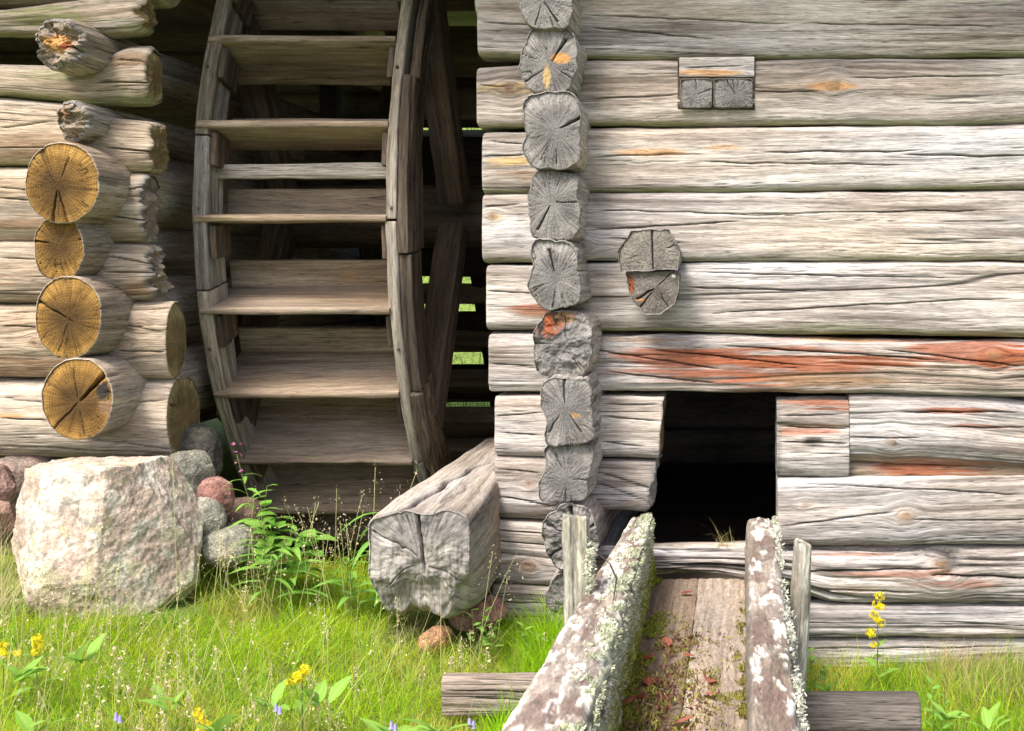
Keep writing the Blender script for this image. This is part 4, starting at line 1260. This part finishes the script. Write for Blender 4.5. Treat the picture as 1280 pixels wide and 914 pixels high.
# panicles: hair-thin stems with clouds of tiny seeds
def panicles(spots, seed, col, nseed=36, size=.0022, spread=.045):
    r = np.random.RandomState(seed)
    V, T, C = [], [], []
    n0 = 0
    for (x, y, h) in spots:
        z = float(ground_z(x, y))
        lx, ly = r.normal(0, .12) * h, r.normal(0, .12) * h
        top = np.array((x + lx, y + ly, z + h))
        b = np.array((x, y, z))
        w = .0007
        t = np.linspace(0, 1, 5)[:, None]
        pts = b + (top - b) * t + np.array((lx, ly, 0)) * (t ** 2) * .4
        strip = np.concatenate([pts - (w, 0, 0), pts + (w, 0, 0)])
        V.append(strip)
        for k in range(4):
            T += [(n0 + k, n0 + 5 + k, n0 + 6 + k), (n0 + k, n0 + 6 + k, n0 + 1 + k)]
        C.append(np.repeat(np.array([(.42, .42, .18)]), 10, 0))
        n0 += 10
        m = nseed
        u = r.rand(m)
        cone = spread * (1 - u) ** .7 * h / .3
        ph = r.uniform(0, 6.28, m)
        rad = cone * np.sqrt(r.rand(m))
        c = pts[-1] + np.stack([rad * np.cos(ph), rad * np.sin(ph), -(.5 - u * .5) * h * .75 + .05 * h], -1)
        s = size * r.uniform(.6, 1.3, m)[:, None]
        d1, d2, d3 = r.normal(size=(3, m, 3))
        q = np.stack([c + d1 * s, c + d2 * s, c + d3 * s + (0, 0, .002)], 1).reshape(-1, 3)
        V.append(q)
        T += [(n0 + 3 * k, n0 + 3 * k + 1, n0 + 3 * k + 2) for k in range(m)]
        C.append(np.repeat(np.array(col) * r.uniform(.7, 1.2, m)[:, None], 3, 0))
        n0 += 3 * m
    return np.concatenate(V), np.array(T), np.concatenate(C)


sp = []
rr_ = random.Random(4)


def spot(px, py, d, h, n, sx, sy):
    for _ in range(n):
        x, y = X_(px, d) + rr_.gauss(0, sx), d + rr_.gauss(0, sy)
        if excluded(np.array(x), np.array(y)):
            continue
        sp.append((x, y, h * rr_.uniform(.7, 1.2)))


spot(110, 860, 2.9, .16, 40, .28, .22)
spot(20, 740, 3.3, .24, 26, .10, .15)
spot(230, 760, 3.3, .18, 30, .3, .2)
spot(420, 640, 3.95, .32, 13, .06, .08)
spot(460, 600, 3.95, .40, 8, .06, .06)
spot(360, 560, 4.0, .42, 4, .05, .06)
spot(300, 680, 3.9, .22, 26, .10, .08)
spot(590, 680, 3.75, .34, 9, .04, .06)
spot(200, 560, 3.7, .42, 3, .05, .03)
spot(480, 760, 3.4, .17, 22, .3, .25)
spot(300, 880, 2.9, .15, 22, .3, .15)
Vp, Tp, Cp = panicles(sp, 9, (.66, .55, .36))
tag(obj("seed_heads", mesh_np("seed_heads", Vp, tris=Tp, col=Cp, smooth=False), M_DRY), "clouds of tiny pale seed heads on hair-thin stems above the grass", "grass seed heads", kind="stuff")


# ---- leaves
def leaf_mesh(name, L, W, fold=.25, droop=.4, shape='lance', segs=8, col=(.12, .3, .03), vein=(.3, .45, .12)):
    V, Q, C = [], [], []
    for k in range(segs + 1):
        t = k / segs
        w = W * (math.sin(math.pi * min(1, t * 1.02)) ** .8 * (1.15 - .4 * t) if shape == 'lance' else math.sin(math.pi * t ** .75) ** .7) / 2
        w = max(w, .0006)
        x = L * t * (1 - .12 * droop * t)
        z = -droop * L * t * t * .6 + .12 * L * t
        for s, q in ((-1, 1), (-.5, .6), (0, 0), (.5, .6), (1, 1)):
            V.append((x, s * w, z + fold * w * q + .04 * w * math.sin(k * 2 + s)))
            C.append([a * (.85 + .25 * abs(s)) for a in col] if s else vein)
    for k in range(segs):
        for s in range(4):
            a = k * 5 + s
            Q.append((a, a + 5, a + 6, a + 1))
    return mesh_np(name, V, quads=Q, col=np.array(C))


def stem_mesh(name, pts, r0, r1, col, ns=6):
    pts = np.array(pts, float)
    # smooth the path
    t = np.linspace(0, len(pts) - 1, len(pts) * 4)
    pts = np.stack([np.interp(t, np.arange(len(pts)), pts[:, k]) for k in range(3)], -1)
    n = len(pts)
    V, Q = [], []
    for k, p in enumerate(pts):
        r = r0 + (r1 - r0) * k / (n - 1)
        for a in range(ns):
            V.append((p[0] + r * math.cos(a * 2 * math.pi / ns), p[1] + r * math.sin(a * 2 * math.pi / ns), p[2]))
    for k in range(n - 1):
        for a in range(ns):
            Q.append((k * ns + a, k * ns + (a + 1) % ns, (k + 1) * ns + (a + 1) % ns, (k + 1) * ns + a))
    return mesh_np(name, V, quads=Q, ngons=[list(range(ns))[::-1], [(n - 1) * ns + a for a in range(ns)]], col=np.repeat(np.array([col]), len(V), 0))


def flower_mesh(name, nfl, r, col, h=0.0, petals=5, pr=.0045, seed=1, core=None):
    """a cluster of little open flowers spread over an ellipsoid r x r x h"""
    q = random.Random(seed)
    V, T, C = [], [], []
    for _ in range(nfl):
        u, v = q.uniform(-1, 1), q.uniform(0, 6.283)
        s = math.sqrt(1 - u * u)
        n = Vector((s * math.cos(v), s * math.sin(v), u))
        c = Vector((n.x * r, n.y * r, n.z * h)) * q.uniform(.55, 1)
        a = n.cross(Vector((0.3, .2, 1))).normalized()
        b = n.cross(a)
        ci = len(V)
        V.append(c)
        C.append(core or [x * .8 for x in col])
        for k in range(petals):
            an = 2 * math.pi * k / petals + q.random()
            tip = c + (a * math.cos(an) + b * math.sin(an)) * pr * q.uniform(.8, 1.3) + n * pr * .5
            e1 = c + (a * math.cos(an - .45) + b * math.sin(an - .45)) * pr * .6 + n * pr * .35
            e2 = c + (a * math.cos(an + .45) + b * math.sin(an + .45)) * pr * .6 + n * pr * .35
            i0 = len(V)
            V += [e1, tip, e2]
            f = q.uniform(.85, 1.15)
            C += [[x * f for x in col]] * 3
            T += [(ci, i0, i0 + 1), (ci, i0 + 1, i0 + 2)]
    return mesh_np(name, [tuple(v) for v in V], tris=T, col=np.array(C), smooth=False)


LM_narrow = leaf_mesh("narrow_leaf", .14, .024, fold=.3, droop=.75, col=(.20, .42, .06), segs=8)
LM_narrow2 = leaf_mesh("narrow_leaf", .21, .032, fold=.3, droop=1.0, col=(.15, .36, .06), segs=9)
LM_broad = leaf_mesh("broad_leaf", .095, .066, fold=.15, droop=.5, shape='b', col=(.20, .46, .05), segs=7)
LM_basal = leaf_mesh("basal_leaf", .105, .042, fold=.2, droop=.45, col=(.25, .45, .07), vein=(.32, .50, .11), segs=8)
LM_small = leaf_mesh("small_leaf", .034, .017, fold=.15, droop=.2, shape='b', col=(.18, .38, .05), segs=5)


def put_leaf(name, me, parent, base, az, elv, sc=1.0, roll=0.0):
    o = bpy.data.objects.new(name, me)
    COL.objects.link(o)
    if not me.materials:
        me.materials.append(M_LEAF)
    o.parent = parent
    o.location = tuple(base)
    o.rotation_euler = (roll, -elv, az)
    o.scale = (sc, sc, sc)
    return o


def leafy_stem(parent, pts, mesh, n, t0, t1, r=.0018, col=(.22, .28, .08), sc=(1, .5), elv=(.3, .8), seed=1, name="leaf"):
    q = random.Random(seed)
    obj("stem", stem_mesh("stem", pts, r, r * .5, col), M_LEAF, parent)
    pa = np.array(pts, float)
    for k in range(n):
        t = t0 + (t1 - t0) * k / max(1, n - 1)
        f = t * (len(pa) - 1)
        b = [np.interp(f, np.arange(len(pa)), pa[:, c]) for c in range(3)]
        az = k * 2.4 + q.uniform(-.3, .3)
        put_leaf(name, mesh, parent, b, az, q.uniform(*elv), sc[0] + (sc[1] - sc[0]) * k / max(1, n - 1), q.uniform(-.3, .3))


def gpos(px, d):
    x = float(X_(px, d))
    return (x, d, float(ground_z(x, d)))


# tall plant with narrow leaves and pink flowers in front of the wheel
pk = gpos(352, 3.92)
t = thing("pink_flower_plant", pk, "leafy narrow-leaved plant with small pink flowers at its tip in front of the wheel", "plant")
top = P(296, 568, 3.92) - np.array(pk)
leafy_stem(t, [(0, 0, 0), (-.02, 0, .12), (-.05, 0, .24), (top[0] + .03, 0, top[2] - .12), (top[0], 0, top[2])], LM_narrow, 22, .22, .86, seed=3, sc=(1.15, .5), elv=(.1, .6))
leafy_stem(t, [(.03, .02, 0), (.03, .01, .14), (.05, 0, .26)], LM_narrow, 16, .2, 1.0, seed=4, sc=(1.1, .7), elv=(.1, .6))
leafy_stem(t, [(-.01, -.03, 0), (-.03, -.03, .1), (-.04, -.04, .20)], LM_narrow, 13, .2, 1.0, seed=5, sc=(1.1, .8), elv=(.1, .5))
for k, (px, py) in enumerate(((292, 556), (301, 553), (294, 566), (303, 568), (293, 578), (302, 588))):
    b = P(px, py, 3.92) - np.array(pk)
    obj("flower", flower_mesh("flower", 1, .002, (.62, .20, .42), .002, petals=5, pr=.007, seed=k), M_LEAF, t, tuple(b))
# broad leaved plant behind it
bk = gpos(345, 4.05)
t = thing("broad_leaf_plant", bk, "bright broad-leaved bushy plant directly behind the pink-flowered one", "plant")
leafy_stem(t, [(0, 0, 0), (.0, 0, .14), (.0, 0, .27)], LM_broad, 13, .35, 1.0, seed=7, sc=(1.2, .7), elv=(-.1, .5))
leafy_stem(t, [(0, 0, 0), (-.05, 0, .14), (-.03, 0, .36)], LM_broad, 9, .4, 1.0, seed=8, sc=(1.1, .4), elv=(-.1, .5))
leafy_stem(t, [(0, 0, 0), (.08, 0, .12), (.13, 0, .20)], LM_broad, 10, .35, 1.0, seed=9, sc=(1.2, .8), elv=(-.1, .5))
# willow-like plant at the left of the hewn beam
wk = gpos(478, 4.0)
t = thing("narrow_leaf_plant", wk, "plant with long drooping narrow green leaves against the wheel, left of the hewn beam", "plant")
leafy_stem(t, [(0, 0, 0), (.0, 0, .16), (.012, 0, .34)], LM_narrow2, 13, .45, 1.0, seed=10, sc=(1.0, .8), elv=(.1, .7))
leafy_stem(t, [(-.05, -.04, 0), (-.08, -.05, .10), (-.09, -.06, .20)], LM_narrow, 15, .3, 1.0, seed=11, sc=(1.1, .8), elv=(.1, .6))
leafy_stem(t, [(.03, -.04, 0), (.03, -.05, .08), (.04, -.06, .16)], LM_narrow, 12, .3, 1.0, seed=12, sc=(1.1, .8), elv=(.1, .6))


# goldenrod heads
def goldenrod(px, py, d, label, heads, leaves=3, seed=1, lean=0.0, group="yellow-flowered goldenrods"):
    """(px, py) = middle of the flower head; heads = (dx, dz, r, h) clusters in cm"""
    c = P(px, py, d)
    b = (float(c[0] - lean), d, float(ground_z(c[0] - lean, d)))
    t = thing("goldenrod", b, label, "flower", group)
    tp = c - np.array(b)
    leafy_stem(t, [(0, 0, 0), (tp[0] * .4, 0, tp[2] * .5), tuple(tp)], LM_basal, leaves, .15, .75, seed=seed, sc=(.8, .35), elv=(.2, .7), r=.0022)
    for k, (dx, dz, r, h) in enumerate(heads):
        obj("flower_head", flower_mesh("flower_head", int(26 * r / 1.2), r / 100, (.88, .76, .03), h / 100, petals=6, pr=.0055, seed=seed * 9 + k), M_LEAF, t,
            (tp[0] + dx / 100, -.004 * k, tp[2] + dz / 100))
    return t


goldenrod(1097, 775, 3.92, "tall yellow goldenrod standing against the mill wall right of the flume", [(.6, 7.4, 1.7, 1.3), (-.2, 5.0, 1.6, 1.2), (1.2, 4.2, 1.2, 1.0), (-1.4, 2.0, 1.5, 1.5), (-.2, .6, 1.2, 1.0), (1.0, -.4, 1.3, 1.4), (-2.2, -3.4, 1.9, 1.4), (-1.6, -7.0, 1.2, .7)], 5, 1)
goldenrod(378, 842, 3.05, "yellow goldenrod head in the middle of the grass", [(.7, 1.0, 1.3, 1.3), (-.5, -.3, 1.4, 1.1), (-1.2, -.2, .9, .7), (-.6, -1.4, .8, .8), (-2.6, -1.6, .7, .5)], 4, 2)
goldenrod(46, 806, 3.1, "yellow goldenrod with two flower clumps in the grass below the boulder's left side", [(0, 1.4, 1.2, 1.2), (.3, .2, 1.3, 1.2), (-.1, -1.5, .9, .7), (-4.2, -1.6, .9, .8)], 5, 3)
goldenrod(250, 898, 2.85, "yellow goldenrod at the very bottom edge of the grass", [(-.3, 1.4, 1.1, 1.0), (.3, .2, 1.3, 1.0), (1.2, -1.0, 1.4, 1.0), (1.0, -2.2, 1.4, .8)], 4, 4)
goldenrod(4, 812, 3.0, "small yellow goldenrod cut by the left edge of the photograph", [(0, .9, .9, .8), (.5, -.8, .8, .7)], 2, 5)

# rosettes of broad pale leaves
for q, (px, py, d, n, sc, lab) in enumerate((
        (105, 812, 3.05, 5, .95, "clump of pale green oval leaves right of the double goldenrod"),
        (22, 838, 2.95, 5, .9, "clump of broad green leaves at the left edge below the goldenrod"),
        (545, 905, 2.85, 7, 1.1, "clump of upright pale leaves at the bottom edge below the bearer board"),
        (500, 912, 2.85, 5, .9, "low clump of rounded leaves left of the upright pale leaves"),
        (210, 872, 2.9, 4, .7, "little rosette left of the bottom goldenrod"),
        (395, 868, 2.98, 5, .85, "dark green leaves round the stem of the middle goldenrod"),
        (335, 872, 2.95, 4, .8, "pale round leaves beside the middle goldenrod"),
        (30, 905, 2.72, 5, .8, "leafy clump in the bottom left corner"),
        (275, 905, 2.75, 4, .9, "broad leaves behind the bottom goldenrod"),
        (1180, 885, 3.3, 6, .7, "leafy clump right of the dark bearer log"),
        (1240, 900, 3.2, 6, .75, "leafy clump in the bottom right corner"))):
    x, y, z = gpos(px, d)
    zt = float(Z_(py, d))
    t = thing("leaf_clump", (x, y, z), lab, "plant", "rosettes of broad leaves in the grass")
    rq = random.Random(q + 50)
    for k in range(n):
        put_leaf("leaf", LM_basal, t, (rq.gauss(0, .012), rq.gauss(0, .012), max(.01, zt - z - .03)), rq.uniform(0, 6.28), rq.uniform(.2, 1.0), sc * rq.uniform(.7, 1.1), rq.uniform(-.4, .4))
# leafy seedlings
for q, (px, py, d, n, lab) in enumerate((
        (606, 778, 3.75, 9, "small bright seedling growing at the right foot of the hewn beam"),
        (590, 775, 3.72, 6, "tiny seedling touching the foot of the hewn beam"),
        (655, 795, 3.75, 10, "leafy seedling in the grass in front of the mill corner"),
        (1012, 828, 3.7, 12, "bright leafy seedling right of the flume against the wall"),
        (1030, 846, 3.6, 10, "leafy seedling just above the dark bearer log"),
        (1165, 868, 3.45, 10, "leafy seedling at the end of the dark bearer log"))):
    x, y, z = gpos(px, d)
    t = thing("seedling", (x, y, z), lab, "plant", "small leafy seedlings")
    h = max(.06, float(Z_(py, d)) - z + .03)
    leafy_stem(t, [(0, 0, 0), (.005, 0, h * .5), (0, 0, h)], LM_small, n, .25, 1.0, seed=q + 70, sc=(1.1, .9), elv=(.1, .8), r=.0012)
    leafy_stem(t, [(.02, 0, 0), (.03, 0, h * .4), (.035, 0, h * .8)], LM_small, n // 2, .4, 1.0, seed=q + 90, sc=(1.0, .8), elv=(.1, .8), r=.0012)
# bluebells
for q, (px, py, d, lab) in enumerate(((345, 886, 2.9, "violet bluebell below the middle goldenrod"), (489, 908, 2.8, "violet bluebell at the bottom edge left of the pale leaves"),
                                      (587, 904, 2.85, "violet bluebell just under the bearer board"), (145, 897, 2.8, "pale violet bluebell near the bottom left corner"))):
    c = P(px, py, d)
    b = (c[0], d, float(ground_z(c[0], d)))
    t = thing("bluebell", b, lab, "flower", "violet bluebells in the grass")
    tp = c - np.array(b)
    obj("stem", stem_mesh("stem", [(0, 0, 0), (.004, 0, tp[2] * .6), (0, 0, tp[2] + .012)], .0009, .0006, (.2, .26, .08)), M_LEAF, t)
    for kk, (dx, dz) in enumerate(((0, 0), (.009, -.006))):
        V, Qd = [], []
        for k2, (rad, zz) in enumerate(((.0015, .012), (.0045, .009), (.0055, .0), (.0085, -.005))):
            for a in range(10):
                rd = rad * (1 + (.25 if k2 == 3 and a % 2 else 0)) * .7
                V.append((rd * math.cos(a * .628), rd * math.sin(a * .628), zz))
        for k2 in range(3):
            for a in range(10):
                Qd.append((k2 * 10 + a, (k2 + 1) * 10 + a, (k2 + 1) * 10 + (a + 1) % 10, k2 * 10 + (a + 1) % 10))
        obj("bell", mesh_np("bell", V, quads=Qd, col=np.repeat(np.array([(.42, .38, .66)]), len(V), 0)), M_LEAF, t, (dx, 0, tp[2] + dz))
# tuft of grass growing on the sill inside the opening
t0_ = P(908, 690, 4.28)
V7, Q7, C7 = blades(60, (t0_[0] - .03, t0_[0] + .04), (4.25, 4.32), (.04, .12), (.0010, .002), [(.5, .42, .22), (.4, .4, .14)], 12, lean=.6, curl=1.2, exfun=no_ex, zoff=0)
V7[:, 2] += t0_[2] - float(ground_z(t0_[0], 4.28))
tag(obj("dry_tuft", mesh_np("dry_tuft", V7, quads=Q7, col=C7), M_DRY), "wisp of dry grass growing on the sill inside the square opening", "grass", kind="stuff")

# ---- moss, lichen tufts, leaf litter on the flume
r = np.random.RandomState(21)


def tufts(n, posf, h, w, cols, seed, flat=.6):
    r = np.random.RandomState(seed)
    p, nrm = posf(n, r)
    n = len(p)
    d = nrm + r.normal(0, flat, (n, 3))
    d /= np.linalg.norm(d, axis=1)[:, None]
    s = np.cross(d, r.normal(size=(n, 3)))
    s /= np.linalg.norm(s, axis=1)[:, None]
    L, W = r.uniform(*h, n)[:, None], r.uniform(*w, n)[:, None]
    V = np.stack([p - s * W, p + s * W, p + d * L + s * W * .6, p + d * L - s * W * .6], 1).reshape(-1, 3)
    Q = np.arange(4 * n).reshape(-1, 4)
    C = np.array(cols)[r.randint(0, len(cols), n)] * r.uniform(.7, 1.25, n)[:, None]
    return V, Q, np.repeat(C, 4, 0)


def moss_pos(n, r):
    y = r.uniform(2.0, 4.1, n)
    onwall = r.rand(n) < .55
    z = np.where(onwall, .305 + np.abs(r.normal(0, .05, n)), .306)
    x = np.where(onwall, -.285, -.285 + np.abs(r.normal(0, .035, n)))
    k = fbm(x * 12, y * 7, z * 12, 3) > (-.05 + .3 * (y > 3.4) * (~onwall) + np.where(z > .42, .3, 0))
    x2 = np.array([x, y, z]).T[k]
    nr = np.where(onwall[k][:, None], np.array((1, 0, .5)), np.array((.1, 0, 1)))
    return x2, nr


def moss2_pos(n, r):
    cs = [(-.10, 2.55, .05), (-.16, 2.75, .05), (-.05, 2.98, .045), (-.14, 3.1, .05), (-.16, 3.4, .04), (-.22, 2.5, .07), (.012, 2.6, .012), (.01, 3.2, .012), (.012, 3.6, .01), (.012, 2.9, .012)]
    c = np.array(cs)[r.randint(0, len(cs), n)]
    x = np.clip(c[:, 0] + r.normal(0, 1, n) * c[:, 2], -.29, .015)
    y = c[:, 1] + r.normal(0, 1, n) * .09
    k = fbm(x * 20, y * 16, 2.2, 3) > 0
    return np.stack([x, y, np.full_like(x, .305)], -1)[k], np.array((0, 0, 1.0))[None].repeat(k.sum(), 0)


A = [tufts(26000, moss_pos, (.004, .012), (.0012, .0025), [(.26, .29, .04), (.34, .36, .05), (.16, .20, .03)], 31),
     tufts(9000, moss2_pos, (.003, .010), (.0012, .0025), [(.26, .27, .05), (.36, .34, .07), (.18, .14, .05)], 32)]
offs = np.cumsum([0] + [len(a[0]) for a in A])
tag(obj("moss", mesh_np("moss", np.concatenate([a[0] for a in A]), quads=np.concatenate([a[1] + o for a, o in zip(A, offs)]), col=np.concatenate([a[2] for a in A])), M_LEAF),
    "yellow-green moss along the inner foot of the flume's side planks", "moss", kind="stuff")


def lich_pos(n, r):
    y = r.uniform(1.9, 4.1, n)
    t_ = (y - 1.75) / 2.37
    u = r.rand(n)
    x_in = -.262 + (-.292 + .262) * t_
    zt = .54 + (.515 - .54) * t_
    face = u < .6
    z = np.where(face, zt - .01 - np.abs(r.normal(0, .07, n)), zt + .004)
    x = np.where(face, x_in + .004, x_in - np.abs(r.normal(0, .02, n)))
    k = (fbm(x * 14, y * 10, z * 14 + 8, 3) > -.05) & (z > .32)
    return np.stack([x, y, z], -1)[k], np.where(face[k][:, None], np.array((1, 0, .3)), np.array((.2, 0, 1)))


def lich2_pos(n, r):
    y = r.uniform(2.0, 4.1, n)
    x = .112 + r.normal(0, .006, n)
    z = .52 - np.abs(r.normal(0, .03, n))
    k = fbm(x * 14, y * 10, z * 14 + 3, 3) > .0
    return np.stack([x, y, z], -1)[k], np.array((.6, 0, .6))[None].repeat(k.sum(), 0)


def lich3_pos(n, r):
    z = r.uniform(.45, .70, n)
    x = -.408 + .036 + r.normal(0, .006, n)
    y = 3.08 + r.normal(0, .012, n)
    k = fbm(x * 20, z * 20, 5.5, 3) > -.1
    return np.stack([x, y, z], -1)[k], np.array((.6, -.5, .2))[None].repeat(k.sum(), 0)


A = [tufts(16000, lich_pos, (.004, .012), (.001, .003), [(.50, .54, .38), (.62, .62, .50), (.36, .40, .22)], 33, .9),
     tufts(4500, lich2_pos, (.003, .010), (.001, .003), [(.60, .60, .52), (.5, .52, .38), (.70, .68, .62)], 34, .9),
     tufts(1500, lich3_pos, (.003, .009), (.001, .003), [(.55, .58, .42), (.62, .62, .50)], 35, .9)]
offs = np.cumsum([0] + [len(a[0]) for a in A])
tag(obj("lichen", mesh_np("lichen", np.concatenate([a[0] for a in A]), quads=np.concatenate([a[1] + o for a, o in zip(A, offs)]), col=np.concatenate([a[2] for a in A]), smooth=False), M_DRY),
    "shrubby pale grey-green lichen tufts on the edges of the flume planks and left stake", "lichen", kind="stuff")


def litter_pos(n, r):
    y = 2.0 + 1.5 * r.beta(1.2, 1.3, n)
    x = np.clip(-.20 + r.normal(0, .055, n) + .03 * (y - 2.8), -.285, .01)
    k = fbm(x * 10, y * 6, 9.2, 3) > -.2
    return np.stack([x, y, np.full_like(x, .308)], -1)[k], np.array((.0, 0, .35))[None].repeat(k.sum(), 0)


Vl, Ql, Cl = tufts(4200, litter_pos, (.003, .016), (.001, .004), [(.14, .075, .05), (.22, .085, .055), (.10, .06, .04), (.28, .13, .10), (.22, .20, .06), (.30, .30, .07)], 36, .5)
tag(obj("leaf_litter", mesh_np("leaf_litter", Vl, quads=Ql, col=Cl, smooth=False), M_DRY), "crumbled brown and red leaf litter on the floor of the flume", "leaf litter", kind="stuff")
LR = [leaf_mesh("fallen_leaf", .040, .026, fold=.3, droop=-.2, shape='b', segs=5, col=c_, vein=v_) for c_, v_ in (((.30, .05, .03), (.34, .10, .06)), ((.36, .12, .085), (.42, .18, .12)), ((.20, .06, .035), (.3, .11, .07)))]
rl = random.Random(11)
LFP = [(851, 742, "red fallen leaf lying alone on the floor near the opening", 0), (823, 722, "pale scrap of leaf near the moss by the opening", 1), (868, 820, "pink fallen leaf in the middle of the flume floor", 1),
       (836, 808, "curled pale leaf on the litter in the flume", 1), (893, 850, "pink leaf by the right plank low in the flume", 1), (786, 872, "bright red-orange leaf in the litter near the left plank", 0),
       (780, 882, "dark red leaf under the bright red-orange one", 2), (800, 826, "orange-red leaf beside the left plank moss", 0), (845, 905, "pink leaf at the bottom edge of the flume floor", 1),
       (880, 868, "small pinkish leaf right of the moss patch", 1), (770, 905, "dark leaf in the moss at the bottom of the flume", 2), (812, 858, "brown leaf in the litter halfway down the flume", 2)]
for k, (px, py, lab, ci) in enumerate(LFP):
    d = F * (CZ - .309) / (py - 340)
    me = LR[ci]
    if not me.materials:
        me.materials.append(M_DRY)
    o = obj("fallen_leaf", me, M_DRY, None, (X_(px, d), d, .310), (rl.uniform(-.15, .15), rl.uniform(-.15, .15), rl.uniform(0, 6.28)))
    tag(o, lab, "leaf", "fallen leaves in the flume")
tw = P(860, 778, 3.75)
o = obj("twig", stem_mesh("twig", [(-.34, 3.45, .50), (-.27, 3.43, .40), (-.20, 3.5, .33), (-.1, 3.55, .33)], .0025, .0012, (.26, .17, .13)), M_DARK)
tag(o, "thin forked twig hanging over the left plank into the flume", "twig")
o = obj("twig", stem_mesh("twig", [(-.385, 3.38, .555), (-.345, 3.30, .545), (-.31, 3.12, .55), (-.30, 2.95, .54)], .0028, .0014, (.12, .09, .07)), M_DARK)
tag(o, "thin dark twig lying on top of the left plank", "twig")
